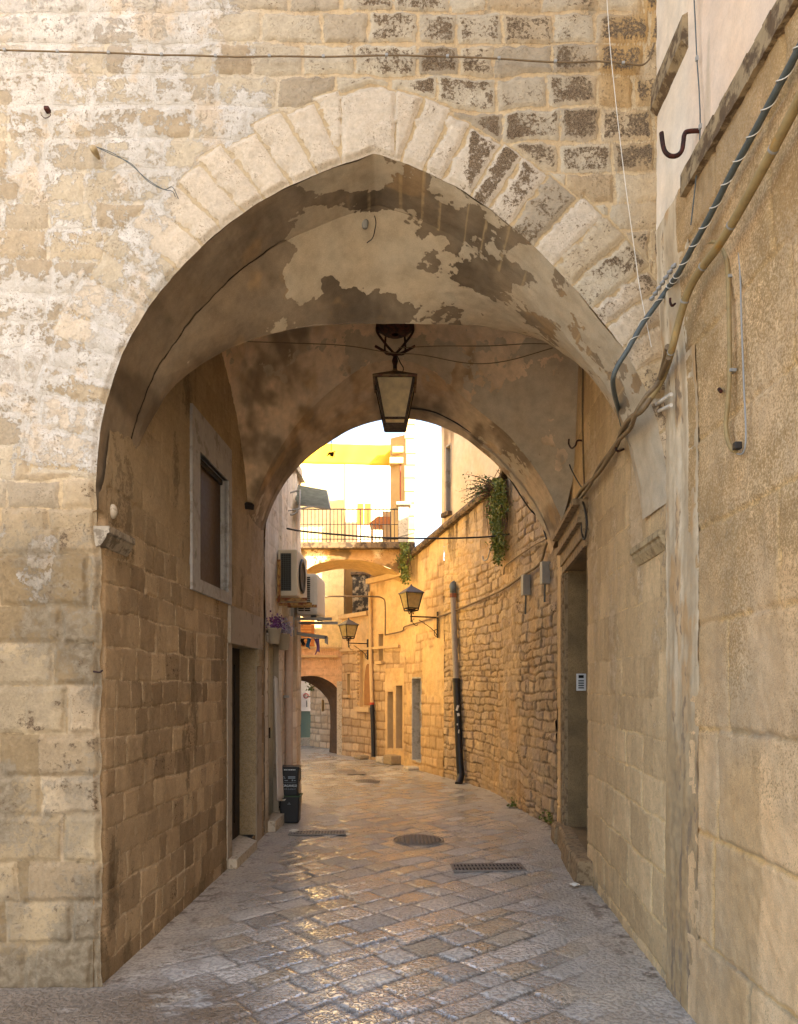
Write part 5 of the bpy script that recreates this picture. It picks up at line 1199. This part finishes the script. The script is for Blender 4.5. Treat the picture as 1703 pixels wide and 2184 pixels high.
def wall_lamp(loc, rz, label, s, group):
    """bracket along +x from the wall at x=0; lantern at x=-L"""
    o = thing('wall_lantern', label, 'street lamp', loc, group, rz)
    Lx = -.50*s
    lantern(o, (Lx, 0, .10*s), .150*s, .088*s, .30*s, .12*s, M['iron'], M['lampdark'], M['amberglass'])
    b = MB(); b.tube([(0, 0, 0), (Lx-.02*s, 0, 0)], .013*s, 6); b.tube([(Lx, 0, -.10*s), (Lx, 0, .10*s)], .014*s, 6)
    for sx in (-1, 1):
        b.tube([(Lx+sx*(.02+.055*t)*s*1.0, 0, (.085-.05*math.sin(t*5.5))*s) for t in np.linspace(0, 1, 9)], .007*s, 5)
    b.tube([(Lx*(.95-.15*t)+.03*s*math.cos(t*7), 0, (-.05-.10*t+.03*math.sin(t*7))*s) for t in np.linspace(0, 1, 14)], .007*s, 5)
    b.tube([(-.02*s-.43*s*(1-t)**1.5, 0, -.30*s*t-.01*s) for t in np.linspace(0.15, 1, 12)], .007*s, 5)
    b.build('bracket', M['iron'], o, True)
    b = MB(); b.box((.0, 0, -.13*s), (.02*s, .045*s, .46*s), bev=.003); b.tube([(-.03*s+.035*s*math.cos(t), 0, -.27*s+.06*s*math.sin(t)) for t in np.linspace(0, 6.3, 14)], .007*s, 5); b.build('wall_plate', M['iron'], o, True)
    return o
M['lampdark'] = plain('slate_grey_lamp_roof', C('4c4a4c'), .5, .1, 20, metal=.3)
def lamp_on(px, py, label, s, wallpx):
    p, n = poly_hit(wallpx, RAr); p.z = zz(py, p.y); p = p+n*.03
    # bracket points away from the wall; turned so that +x is the wall side
    return wall_lamp(p, math.atan2(-n.y, -n.x), label, s, 'street lanterns on scrolled brackets')
lamp_on(890, 1317, 'street lantern on a scrolled bracket beside the grey downpipe', 1.04, 937)
lamp_on(757, 1373, 'smaller looking far street lantern near the dark archway', .98, 787)

# --- pipes
dp = thing('grey_and_black_downpipe', 'grey downpipe with a black lower half on the rubble wall', 'downpipe', W(982, 1670, RAr, .07))
pt = [W(x, y, RAr, .075) for x, y in ((967, 1262), (969, 1330), (971, 1390), (974, 1450))]
b = MB(); b.tube(smooth_path(pt, 5), .050, 14); b.build('upper_pipe', plain('weathered_grey_pipe', C('8f8478'), .6, .1, 12), dp)
b = MB(); e = W(967, 1250, RAr, .0); b.tube(smooth_path([pt[0]+Vector((0, 0, -.02)), pt[0]+Vector((0, 0, .05)), pt[0]+(e-pt[0])*.6+Vector((0, 0, .06)), e+Vector((0.15, 0.1, .12))], 5), .058, 14); b.build('elbow', M['cablegrey'], dp)
b = MB(); b.tube([pt[0]+Vector((0, 0, -.10)), pt[0]+Vector((0, 0, -.03))], .062, 14); b.build('collar', plain('red_brown_collar', C('7a4a34'), .7), dp)
pt2 = [W(x, y, RAr, .08) for x, y in ((974, 1449), (976, 1500), (979, 1580), (982, 1640))]; M['blackpipe'] = plain('black_drain_pipe', C('1d1c1d'), .45, .15, 30)
b = MB(); b.tube(smooth_path(pt2+[W(983, 1655, RAr, .085), W(980, 1668, RAr, .14), W(978, 1673, RAr, .17)], 5), .062, 14); b.tube([pt2[0]+Vector((0, 0, -.04)), pt2[0]+Vector((0, 0, .02))], .070, 14); b.build('lower_pipe', M['blackpipe'], dp)
b = MB()
for (x, y, w_, h_, r_) in ((968, 1510, .035, .09, .3), (970, 1524, .04, .05, -.2), (968, 1545, .02, .03, .2), (971, 1560, .015, .06, .1)):
    p = W(x+8, y, RAr, .144); b.box(p, (w_, .004, h_), rz=-.15, M=Matrix.Rotation(r_, 4, 'Y'))
b.build('torn_sticker', M['wirewhite'], dp)
d2 = thing('slim_downpipe', 'slim pale downpipe with a dark lower half beside the pointed niche', 'downpipe', W(797, 1617, RAr, .06))
a_ = [W(790, 1262, RAr, .06), W(791, 1400, RAr, .06), W(794, 1503, RAr, .06)]; b = MB(); b.tube(a_, .042, 10); b.build('upper_pipe', M['farplaster'], d2)
b = MB(); b.tube([W(794, 1503, RAr, .065), W(796, 1560, RAr, .065), W(797, 1614, RAr, .065)], .048, 10); b.build('lower_pipe', M['blackpipe'], d2)
b = MB(); b.tube([a_[2]+Vector((0, 0, -.02)), a_[2]+Vector((0, 0, .05))], .052, 10); b.build('red_collar', plain('red_collar', C('b03a20'), .6), d2)
d3 = thing('pink_downpipe', 'pinkish beige downpipe behind the stacked bins', 'downpipe', (-1.37, 9.25, 0))
b = MB(); b.tube([wall_pt(LB, 1.12, z, .06, -1) for z in (0.02, 1.2, 2.5)], .048, 12); b.build('pipe', plain('pinkish_pipe', C('b39c88'), .6, .08), d3)
b = MB(); z_ = 1.4; b.box(wall_pt(LB, 1.12, 1.5, .03, -1), (.08, .12, .03)); b.build('clamp', M['pvcgrey'], d3)

# --- air conditioners
M['acbeige'] = plain('beige_casing', C('c6bda8'), .55, .06, 12); M['acwhite'] = plain('white_casing', C('c6c2b8'), .5, .05, 12)
M['acgrill'] = plain('dark_fin_grill', C('26241f'), .6, .2, 60); M['rustyellow'] = plain('rust_streaked_bracket', C('a5834a'), .7, .2, 30, c2=C('6d3516'), th=.52, n2=16)
def along(u, off, z): return wall_pt(LB, u, z, off, -1)
ac = thing('air_conditioner', 'beige air conditioner with a black side grill on a rusty bracket', 'air conditioner', along(1.0, .15, 2.7), 'air conditioners on the narrow house')
u0, u1, o0, o1, z0, z1 = .62, 1.36, .02, .25, 2.70, 3.25
b = MB(); c_ = (along(u0, o0, z0)+along(u1, o1, z1))/2; rz_ = math.atan2(along(1, 0, 0).y-along(0, 0, 0).y, along(1, 0, 0).x-along(0, 0, 0).x)
b.box(c_, (u1-u0, o1-o0, z1-z0), rz=rz_, bev=.018); b.build('casing', M['acbeige'], ac)
b = MB(); b.box((along(u0, o0+.035, z0+.06)+along(u0, o1-.07, z1-.05))/2+Vector((0, -.004, 0)), (.012, o1-o0-.105, z1-z0-.11), rz=rz_); gr = b.build('side_grill', M['acgrill'], ac)
b = MB()
for i in range(18): z = z0+.075+i*(z1-z0-.14)/17; b.box((along(u0, o0+.035, z)+along(u0, o1-.07, z))/2+Vector((0, -.012, 0)), (.004, o1-o0-.11, .004), rz=rz_)
for i in range(5): oo = o0+.045+i*(o1-o0-.125)/4; b.box((along(u0, oo, z0+.06)+along(u0, oo, z1-.05))/2+Vector((0, -.012, 0)), (.004, .004, z1-z0-.11), rz=rz_)
b.build('grill_wires', M['cablegrey'], gr)
b = MB(); b.lathe((0, 0, 0), [(.19, 0), (.21, .01), (.21, .02), (.16, .02), (.15, .01), (.05, .015), (0.001, .02)], 24, 'X'); cc = along((u0+u1)/2-.06, o1, (z0+z1)/2)
for i, v in enumerate(b.v): b.v[i] = Matrix.Rotation(rz_-math.pi/2, 4, 'Z') @ v+cc
b.build('fan_grill', M['acgrill'], ac)
b = MB(); b.box(along(u0-.01, .19, z0-.045)+Vector((0, -.01, 0)), (.035, .36, .035), rz=rz_); b.build('bracket_arm', M['rustyellow'], ac); b = MB(); b.box(along(u0+.05, .22, z0-.095), (.035, .40, .035), rz=rz_); b.build('bracket_arm', M['rustyellow'], ac); b = MB(); b.box(along(u0-.10, .055, z0+.16), (.035, .035, .50), rz=rz_); b.build('bracket_upright', M['rustyellow'], ac); b = MB(); b.box(along(u1-.05, .19, z0-.05), (.035, .38, .035), rz=rz_); b.build('bracket_arm', M['rustyellow'], ac)
ac2 = thing('air_conditioner', 'white air conditioner with louvred vents, lower and further than the beige one', 'air conditioner', along(1.95, .2, 2.57), 'air conditioners on the narrow house')
u0, u1, o0, o1, z0, z1 = 1.52, 2.26, .08, .36, 2.56, 3.10
b = MB(); c_ = (along(u0, o0, z0)+along(u1, o1, z1))/2; b.box(c_, (u1-u0, o1-o0, z1-z0), rz=rz_, bev=.045); b.build('casing', M['acwhite'], ac2)
b = MB()
for i in range(17):
    z = z0+.055+i*(z1-z0-.11)/16
    for k in range(2):
        b.box(along(u0, o0+.065+k*.082, z)+Vector((0, -.003, 0)), (.010, .072, .016), rz=rz_)
b.build('vents', M['acgrill'], ac2)
b = MB(); b.box(along(u0+.05, .26, z0-.05), (.05, .56, .035), rz=rz_); b.build('bracket_arm', M['pvcgrey'], ac2); b = MB(); b.box(along(u1-.05, .26, z0-.05), (.05, .56, .035), rz=rz_); b.build('bracket_arm', M['pvcgrey'], ac2); b = MB(); b.box(along(u0+.02, .03, z0+.02), (.06, .05, .60), rz=rz_); b.build('bracket_upright', M['pvcgrey'], ac2)
b = MB()
for k in (.06, .60): b.box(along(u0+k, .30, z0-.018), (.05, .07, .03), rz=rz_)
b.build('rubber_feet', M['cabledark'], ac2)
# canopy, rack, laundry
cn = thing('door_canopy', 'small grey corrugated plastic canopy on bowed metal arms', 'canopy', P(630, 1060, 9.9))
q4 = [P(624, 1034, 10.25), P(697, 1047, 10.25), P(704, 1084, 9.75), P(634, 1074, 9.75)]
M['polycarb'] = glass('milky_corrugated_plastic', '9da398', .25, .5)
b = MB(); b.prism(q4, (0, 0, .012)); b.build('sheet', M['polycarb'], cn)
b = MB()
for t in (0, .25, .5, .75, 1): b.tube([q4[0].lerp(q4[3], t)-Vector((0, 0, .01)), q4[1].lerp(q4[2], t)-Vector((0, 0, .01))], .012, 6)
b.tube([q4[1], q4[2]], .014, 6); b.build('ribs', M['pvcgrey'], cn)
b = MB(); b.tube(smooth_path([P(612, 1060, 9.6), P(610, 1085, 9.6), P(622, 1098, 9.65), P(636, 1088, 9.7), P(640, 1065, 9.75), P(640, 1045, 9.9)], 6), .013, 6); b.tube([P(606, 1055, 9.6), P(636, 1046, 9.7)], .012, 6); b.tube([P(600, 1092, 9.4), P(650, 1083, 9.6), P(672, 1080, 9.7)], .010, 6); b.build('arms', M['pvcgrey'], cn)
rk = thing('clothes_rail', 'grey metal rail sticking out from the house with laundry pegged on it', 'rack', P(640, 1350, 9.9))
b = MB(); b.prism([P(625, 1346, 9.9), P(697, 1356, 9.9), P(697, 1362, 9.9), P(625, 1353, 9.9)], (0, .16, 0)); b.build('arm', M['pvcgrey'], rk)
b = MB(); b.prism([P(693, 1357, 9.9), P(698, 1357, 9.9), P(698, 1374, 9.9), P(693, 1371, 9.9)], (0, .16, 0)); b.build('end_cap', M['pvcgrey'], rk)
b = MB(); b.tube([P(636, 1361, 9.95), P(692, 1362, 9.95)], .004, 5); b.build('line', M['wirewhite'], rk)
def cloth(name, label, px0, px1, py0, py1, Y, mat, seed, taper=.2):
    n, m = 10, 14; V = []; rs = np.random.RandomState(seed)
    a, c_ = P(px0, py0, Y), P(px1, py1, Y); Q = np.zeros((n, m, 3))
    for i in range(n):
        for j in range(m):
            s, t_ = i/(n-1), j/(m-1); wv = (s-.5)*(1-taper*math.sin(t_*3.1))
            Q[i, j] = (a.x+(c_.x-a.x)*(.5+wv)+.01*math.sin(t_*5+seed), Y+.02*math.sin(s*9+seed)+.015*t_, a.z+(c_.z-a.z)*t_*(1-.12*math.sin(s*4+seed)))
    o = grid_obj(name, Q, mat, None); md = o.modifiers.new('thick', 'SOLIDIFY'); md.thickness = .006
    o.data.transform(Matrix.Translation(-a)); o.location = a; return tag(o, label, 'laundry')
cloth('blue_cloth', 'small blue cloth pegged on the clothes rail', 653, 663, 1361, 1382, 9.95, plain('blue_cotton', C('2f6f9e'), .9), 1)
cloth('lilac_cloth', 'lilac cloth hanging lowest on the clothes rail', 672, 682, 1362, 1393, 9.96, plain('lilac_cotton', C('9a6fa0'), .9), 5, .5)
cloth('black_cloth', 'bit of black laundry nearest the house on the clothes rail', 643, 650, 1362, 1376, 9.93, plain('black_cotton', C('1a1718'), .9), 3)
# flower pots
M['pot'] = plain('cream_plastic_pot', C('b5a890'), .6, .05, 14)
def leaf_mesh(b, pts, size, rs):
    for p in pts:
        a, e, r = rs.uniform(0, 6.28), rs.uniform(-1.2, 1.2), size*rs.uniform(.6, 1.3)
        d_ = Vector((math.cos(a)*math.cos(e), math.sin(a)*math.cos(e), math.sin(e))); s_ = d_.cross(Vector((rs.uniform(-1, 1), rs.uniform(-1, 1), rs.uniform(-1, 1)))).normalized(); p = Vector(p)
        b.add([p, p+d_*r*.5+s_*r*.32, p+d_*r, p+d_*r*.5-s_*r*.32], [(0, 1, 2, 3)])
    return b
def leafmat(name, c, c2):
    t = NT(name); n = t.noise(9, 4); col = t.mix(t.rng(n, .35, .65, 0, 1), tuple(C(c)), tuple(C(c2))); t.b.inputs['Subsurface Weight'].default_value = 0
    return t.fin(col, .6, spec=.3)
M['leaf'] = leafmat('green_leaves', '3f5a22', '7d7c34'); M['leafdark'] = leafmat('dark_green_leaves', '2f4a1a', '59702a'); M['purple'] = leafmat('purple_flowers', '7a4a80', '55304f'); M['paleflower'] = leafmat('pale_lavender_flowers', 'b7b0c0', '8f8a95'); M['stem'] = plain('woody_stem', C('5d4630'), .9)
def flower_pot(px, py0, py1, w_, label, fm, seed):
    p = poly_hit(px, LB if px > 560 else LW1)[0]; 
    Yc = p.y; top, bot = zz(py0, Yc), zz(py1, Yc); c_ = Vector((p.x+w_*.62, Yc, bot)); o = thing('flower_pot', label, 'flower pot', c_, 'wall hung flower pots'); rs = np.random.RandomState(seed)
    b = MB(); h_ = top-bot; b.lathe((0, 0, 0), [(.0, 0), (w_*.36, 0), (w_*.5, h_*.94), (w_*.53, h_*.94), (w_*.53, h_), (w_*.47, h_), (w_*.45, h_*.9), (0, h_*.88)], 20); b.build('pot', M['pot'], o, True)
    b = MB(); leaf_mesh(b, [(rs.normal(0, w_*.30)+.02, rs.normal(0, w_*.3), h_+abs(rs.normal(.05, .05))) for i in range(260)], .035, rs); b.build('foliage', fm, o, True)
    b = MB(); b.box((-w_*.5, 0, h_*.8), (.03, .02, .03)); b.build('hook', M['iron'], o, True)
flower_pot(568, 1340, 1373, .15, 'cream pot of purple flowers hung on the narrow house', M['purple'], 1)
flower_pot(589, 1352, 1386, .15, 'cream pot of pale flowers hung beside the purple one', M['paleflower'], 2)
cu = [wall_pt(LB, hd[0]+.08, 0, .03, -1), wall_pt(LB, hd[1]-.05, 0, .03, -1)]
n, m = 30, 24; Q = np.zeros((n, m, 3))
for i in range(n):
    for j in range(m):
        s, t_ = i/(n-1), j/(m-1); p = cu[0].lerp(cu[1], s*(.25+.6*t_)); Q[i, j] = (p.x+.02+.03*t_+.018*math.sin(s*17), p.y, 1.75-1.40*t_-.05*math.sin(s*3))
o = grid_obj('door_curtain', Q, plain('white_cotton_curtain', C('bdb3a6'), .9, .06), None); o.modifiers.new('thick', 'SOLIDIFY').thickness = .004
o.data.transform(Matrix.Translation(-cu[0])); o.location = cu[0]; tag(o, 'white cloth curtain gathered in the doorway behind the bins', 'curtain')

# --- bins
M['bin'] = plain('dark_navy_plastic', C('14181c'), .45, .1, 20, .05); M['binrim'] = plain('green_bag_edge', C('27401f'), .5); M['print'] = plain('pale_print', C('dfe6ea'), .7); M['printdim'] = plain('faded_print', C('8d9aa2'), .7)
def text_mesh(body, size, loc, mat, name, parent, sx=1.0):
    cu_ = bpy.data.curves.new(name, 'FONT'); cu_.body = body; cu_.size = size; cu_.align_x = 'CENTER'; cu_.align_y = 'CENTER'; cu_.extrude = .0006
    ob = bpy.data.objects.new('tmp', cu_); COL.objects.link(ob); dg = bpy.context.evaluated_depsgraph_get(); me = bpy.data.meshes.new_from_object(ob.evaluated_get(dg)); bpy.data.objects.remove(ob)
    me.transform(Matrix.Translation(loc) @ Matrix.Rotation(math.pi/2, 4, 'X') @ Matrix.Diagonal((sx, 1, 1, 1))); o_ = link(name, me, mat, parent, False); return o_
def bin_body(w0, w1, d0, d1, h, t_=.006):
    b = MB()
    def ringp(w_, d_, z, r=.02):
        out = []
        for cx_, cy_, a0 in ((w_-r, d_-r, 0), (-w_+r, d_-r, 90), (-w_+r, -d_+r, 180), (w_-r, -d_+r, 270)):
            for k in range(4): a = math.radians(a0+30*k); out.append(Vector((cx_+r*math.cos(a), cy_+r*math.sin(a), z)))
        return out
    rings = [ringp(w0*.96, d0*.96, 0), ringp(w0, d0, .012), ringp(w1, d1, h), ringp(w1-t_, d1-t_, h), ringp(w0-t_, d0-t_, .02)]
    n = 16; vs = [v for r_ in rings for v in r_]
    b.add(vs, [(i*n+j, i*n+(j+1) % n, (i+1)*n+(j+1) % n, (i+1)*n+j) for i in range(4) for j in range(n)]+[list(range(n))[::-1], [4*n+j for j in range(n)]])
    return b
g0 = G(617, 1757); gz = .006
bn = thing('waste_bin', 'open dark bin with a torn white sticker, under the lettered one', 'bin', (g0.x, g0.y+.12, gz), 'stacked kerbside bins')
bin_body(.108, .122, .10, .112, .315).build('body', M['bin'], bn, True)
b = MB(); b.box((0, -.115, .318), (.272, .02, .016), bev=.004); b.box((0, .115, .318), (.272, .02, .016), bev=.004); b.box((.128, 0, .318), (.018, .23, .016), bev=.004); b.box((-.128, 0, .318), (.018, .23, .016), bev=.004); b.prism([(-.135, -.12, .322), (-.10, -.118, .322), (-.10, -.118, .29)], (0, .01, 0)); b.build('rim', M['binrim'], bn, True)
b = MB(); b.prism([(-.098, -.1175, .285), (-.035, -.1175, .288), (-.052, -.1165, .266), (-.09, -.1165, .264)], (0, .003, 0)); b.build('sticker', M['wirewhite'], bn, True)
b = MB(); b.prism([(-.006, -.1155, .243), (.006, -.1155, .243), (.004, -.115, .233), (-.004, -.115, .233)], (0, .002, 0)); b.box((0, -.115, .226), (.04, .003, .004)); b.build('faint_logo', M['printdim'], bn, True)
b = MB(); b.tube(smooth_path([(-.112, 0, .19), (-.124, -.06, .185), (-.122, -.10, .18), (-.11, -.115, .20)], 4), .005, 6); b.build('handle', M['bin'], bn, True)
b2 = thing('waste_bin', 'dark bin with white ORGANICO lettering stacked on top of another', 'bin', (g0.x+.006, g0.y+.12, gz+.30), 'stacked kerbside bins')
hb = .355
bin_body(.088, .108, .085, .10, hb).build('body', M['bin'], b2, True)
b = MB(); b.box((0, -.002, hb+.004), (.225, .21, .018), bev=.006); b.build('lid', M['bin'], b2, True)
b = MB()
for sx in (-1, 1): b.tube(smooth_path([(sx*.108, -.05, hb-.01), (sx*.122, -.055, hb-.02), (sx*.124, -.06, hb-.12), (sx*.114, -.06, hb-.155), (sx*.098, -.055, hb-.16)], 5), .0055, 6)
b.build('carry_handle', M['bin'], b2, True)
fy = lambda z: -(.085+(.10-.085)*z/hb)-.0022
b = MB()
for k, wd in enumerate((.018, .010, .012, .014, .016, .014, .012)): b.box((-.06+k*.02, fy(hb-.022), hb-.024), (wd, .003, .009))
b.build('lid_print', M['print'], b2, True)
text_mesh('ORGANICO', .036, (0, fy(.145), .140), M['print'], 'lettering', b2, .86); text_mesh('O R G A N I C', .024, (0, fy(.105), .100), M['printdim'], 'lettering', b2, .92)
b = MB(); b.tube([(-.072+.02*math.cos(a), fy(.235), .235+.02*math.sin(a)) for a in (math.pi/2, math.pi*7/6, math.pi*11/6, math.pi/2)], .004, 5)
b.box((.022, fy(.245), .247), (.085, .003, .010)); b.box((.022, fy(.23), .231), (.085, .003, .008)); b.box((-.045, fy(.2), .203), (.04, .003, .007)); b.box((.03, fy(.2), .206), (.014, .003, .016)); b.box((.058, fy(.2), .203), (.022, .003, .006)); b.box((0, fy(.175), .178), (.14, .003, .002)); b.build('label_print', M['printdim'], b2, True)

# --- ground fittings
def grate(px, py, wd, dp_, label, rz):
    c_ = G(px, py); o = thing('drain_grate', label, 'drain grate', (c_.x, c_.y, .012), 'cast iron drain grates', rz)
    b = MB(); b.box((0, 0, -.004), (wd, dp_, .010)); b.build('pit', M['dark'], o, True)
    b = MB()
    for s_ in (-1, 1): b.box((0, s_*dp_/2, .002), (wd+.03, .022, .016), bev=.003); b.box((s_*wd/2, 0, .002), (.022, dp_-.022, .016), bev=.003)
    b.build('frame', M['castiron'], o, True)
    b = MB(); n = int(wd/.032)
    for i in range(1, n): b.box((-wd/2+wd*i/n, 0, .003), (.013, dp_-.022, .010))
    b.box((0, 0, .0035), (wd-.022, .018, .011)); b.build('bars', M['castiron'], o, True); return o
grate(678, 1779, .60, .17, 'iron drain grate on the paving near the stacked bins', .03)
grate(1041, 1853, .62, .24, 'iron drain grate in the paving by the portal step', .05)
def manhole(px, py, r, label):
    c_ = G(px, py); o = thing('manhole_cover', label, 'manhole cover', (c_.x, c_.y, .012), 'round manhole covers')
    b = MB(); b.lathe((0, 0, 0), [(0.001, .0), (r-.03, .0), (r-.03, -.004), (r-.02, -.004), (r-.02, .002), (r, .002), (r, -.02)], 40); b.build('disc', M['castiron'], o, True)
    b = MB()
    k = int(r/.04)
    for i in range(-k, k+1):
        for j in range(-k, k+1):
            x, y = i*.04, j*.04
            if x*x+y*y < (r-.045)**2: b.box((x, y, .002), (.024, .024, .006), rz=.78)
    b.build('tread_studs', M['castiron'], o, True); return o
manhole(893, 1793, .27, 'large round manhole cover in the middle of the lane'); manhole(785, 1667, .21, 'distant round manhole cover far along the lane')
for px, py, lb in ((740, 1645, 'small square cover furthest along the lane'), (760, 1650, 'small square cover just nearer than the furthest one')):
    c_ = G(px, py); b = MB(); b.box((c_.x, c_.y, .012), (.34, .34, .012), rz=.1, bev=.003); single(b, 'access_cover', lb, 'cover', M['castiron'])
for k, (px, py, w_, d_, h_, lb) in enumerate(((830, 1625, .28, .35, .13, 'rounded stone step below the narrow street doors'), (848, 1634, .34, .34, .19, 'bigger stone step block beside the rounded one'), (889, 1640, .30, .30, .06, 'thin stone threshold of the grey metal door'), (780, 1612, .30, .3, .08, 'pale stone step under the pointed niche'))):
    p, n = poly_hit(px, RAr); b = MB(); b.box(Vector((p.x, p.y, h_/2))+n*.08, (w_, d_, h_), rz=math.atan2(n.y, n.x)+1.57, bev=.03); single(b, 'stone_step', lb, 'step', M['jamb'] if k % 2 else M['white_stone'])
# intercom, letter boxes, junction boxes
ic = thing('intercom', 'silver intercom panel with dark name slots in the portal', 'intercom', P(1240, 1455, 7.56))
b = MB(); b.box(P(1240, 1455, 7.565), (.098, .02, .175), bev=.004); b.build('plate', M['steel'], ic)
b = MB(); b.box(P(1240, 1443, 7.552), (.052, .006, .030)); b.build('speaker', M['dark'], ic)
for k in range(4): b = MB(); b.box(P(1240, 1452+k*5.0, 7.552), (.056, .006, .014)); b.build('button', M['cablegrey'], ic)
p, n = poly_hit(889, RAr)
mb_ = thing('letter_box', 'pair of grey letter boxes on the grey metal door', 'letter box', (p.x, p.y, 1.2))
for k in range(2): b = MB(); b.box(Vector((p.x, p.y, 1.22-k*.20))-n*.13, (.20, .06, .16), rz=math.atan2(n.y, n.x)+1.57, bev=.01); b.build('box', M['pvcgrey'] if k == 0 else M['copper'], mb_)
for px, py, lb in ((1122, 1248, 'grey meter box on the rubble wall under the sagging cable'), (1163, 1222, 'slim grey box at the end of the rubble wall by the portal')):
    o = thing('junction_box', lb, 'junction box', W(px, py, RAr, .05)); b = MB(); p, n = poly_hit(px, RAr); b.box(W(px, py, RAr, .05), (.10, .09, .26), rz=math.atan2(n.y, n.x), bev=.008); b.build('case', M['pvcgrey'], o)
    b = MB(); b.tube([W(px, py+22, RAr, .04), W(px-1, py+62, RAr, .03)], .012, 6); b.build('tail_pipe', M['cablegrey'], o)
# awning on the far upper terrace
M['awning'] = plain('yellow_awning_canvas', C('d9a61f'), .8, .08, 3)
n, m = 60, 10; Q = np.zeros((n, m, 3))
for i in range(n):
    for j in range(m):
        s, t_ = i/(n-1), j/(m-1); Y = 16.6; p = P(640+(836-640)*s, 943+6*s+(48+ -1*s)*t_, Y); Q[i, j] = (p.x, Y-.10*t_+.012*math.sin(s*9)+.006*math.sin(s*31+2*t_), p.z-.02*math.sin(s*3.14)*(1-t_))
o = grid_obj('yellow_awning', Q, M['awning'], None); o.modifiers.new('thick', 'SOLIDIFY').thickness = .01; c_ = P(740, 968, 16.6); o.data.transform(Matrix.Translation(-c_)); o.location = c_; tag(o, 'bright yellow canvas awning stretched above the terrace', 'awning')

# --- plants
def hanging(name, label, px0, px1, py0, py1, off, seed, n_, mat, poly=RAr, size=.05, shrub=None):
    rs = np.random.RandomState(seed); c_ = W((px0+px1)/2, py0, poly, off); o = thing(name, label, 'plant', c_); b = MB(); s_ = MB()
    for k in range(26):
        px = rs.uniform(px0, px1); e = py0+(py1-py0)*(0.45+.55*rs.rand()**.7)*(1-.5*abs((px-(px0+px1)/2)/(px1-px0)))
        pts = [W(px+rs.uniform(-3, 3), py0+(e-py0)*t_, poly, off+.06*math.sin(t_*3+k)+.03*rs.rand()) for t_ in np.linspace(0, 1, 6)]
        s_.tube(pts, [.006]*5+[.002], 4)
    for k in range(n_):
        t_ = rs.rand()**1.05; hw_ = (px1-px0)/2*(1-.62*t_**3)*(.75+.25*math.sin(t_*13+seed)); px = (px0+px1)/2+rs.normal(0, .5)*hw_+2*math.sin(t_*9); py = py0+(py1-py0)*t_*(1-.15*rs.rand())
        p = W(px, py, poly, off+abs(rs.normal(0, .07))); leaf_mesh(b, [p], size, rs)
    s_.build('stems', M['stem'], o); b.build('foliage', mat, o); return o, rs
iv, rs = hanging('trailing_plant', 'long green plant trailing down the rubble wall from the coping', 1040, 1084, 1022, 1206, .06, 3, 4200, M['leaf'], size=.044)
b = MB(); s_ = MB()
base = W(1058, 1045, RAr, .05)
for k in range(46):
    a = rs.uniform(1.9, 3.5) if k < 30 else rs.uniform(0.6, 2.2); L_ = rs.uniform(.25, .62); d_ = Vector((math.cos(a)*.9, rs.uniform(-.5, .5), abs(math.sin(a))*.75+.05)); st_ = base+Vector((rs.uniform(-.1, .12), rs.uniform(-.3, .3), rs.uniform(-.05, .05)))
    pts = [st_+d_*L_*t_+Vector((0, 0, -.16*t_*t_)) for t_ in np.linspace(0, 1, 6)]; s_.tube(pts, [.008, .007, .006, .005, .003, .002], 4)
    if k < 36:
        for t_ in np.linspace(.3, 1, 14): leaf_mesh(b, [st_+d_*L_*t_+Vector((rs.normal(0, .02), rs.normal(0, .02), -.16*t_*t_+rs.normal(0, .02)))], .032, rs)
s_.build('twigs', M['stem'], iv); b.build('shrub_leaves', M['leafdark'], iv)
hanging('bridge_plant', 'yellow green plant spilling beside the bridge arch', 846, 880, 1160, 1246, .10, 9, 1100, M['leaf'], size=.055)
def weed(px, py, poly, label, seed, n_=60, s=.05):
    rs = np.random.RandomState(seed); g_ = G(px, py) if poly is None else W(px, py, poly, .02); o = thing('weed', label, 'weed', g_, 'weeds at the wall foot'); b = MB(); leaf_mesh(b, [g_+Vector((rs.normal(0, s*.8), rs.normal(0, s*.8), abs(rs.normal(0, s)))) for i in range(n_)], s*.8, rs); b.build('leaves', M['leaf'], o)
weed(1095, 1722, None, 'small green weed at the foot of the rubble wall', 1); weed(1172, 1752, RAr, 'taller weed growing from the wall beside the portal step', 2, 70, .05)
weed(667, 1473, cwp, 'clump of weed on the pale wall beyond the dark archway', 3, 60, .10)
for k, (px, py, w_, c_, lb) in enumerate(((628, 1777, .05, 'wirewhite', 'crumpled white scrap on the drain grate by the bins'), (1226, 1893, .04, 'wirewhite', 'scrap of clear plastic near the portal step'), (1090, 1668, .09, 'wirewhite', 'flattened paper at the foot of the black downpipe'))):
    g_ = G(px, py) if k < 2 else G(1005, 1668); b = MB(); b.blob((g_.x, g_.y, .025), w_, 1, .7, .35, 5)
    for i in range(len(b.v)): b.v[i] = b.v[i]+Vector((random.uniform(-1, 1), random.uniform(-1, 1), random.uniform(-.3, .6)))*w_*.25
    b.sm = [False]*len(b.sm); single(b, 'litter', lb, 'litter', M[c_])
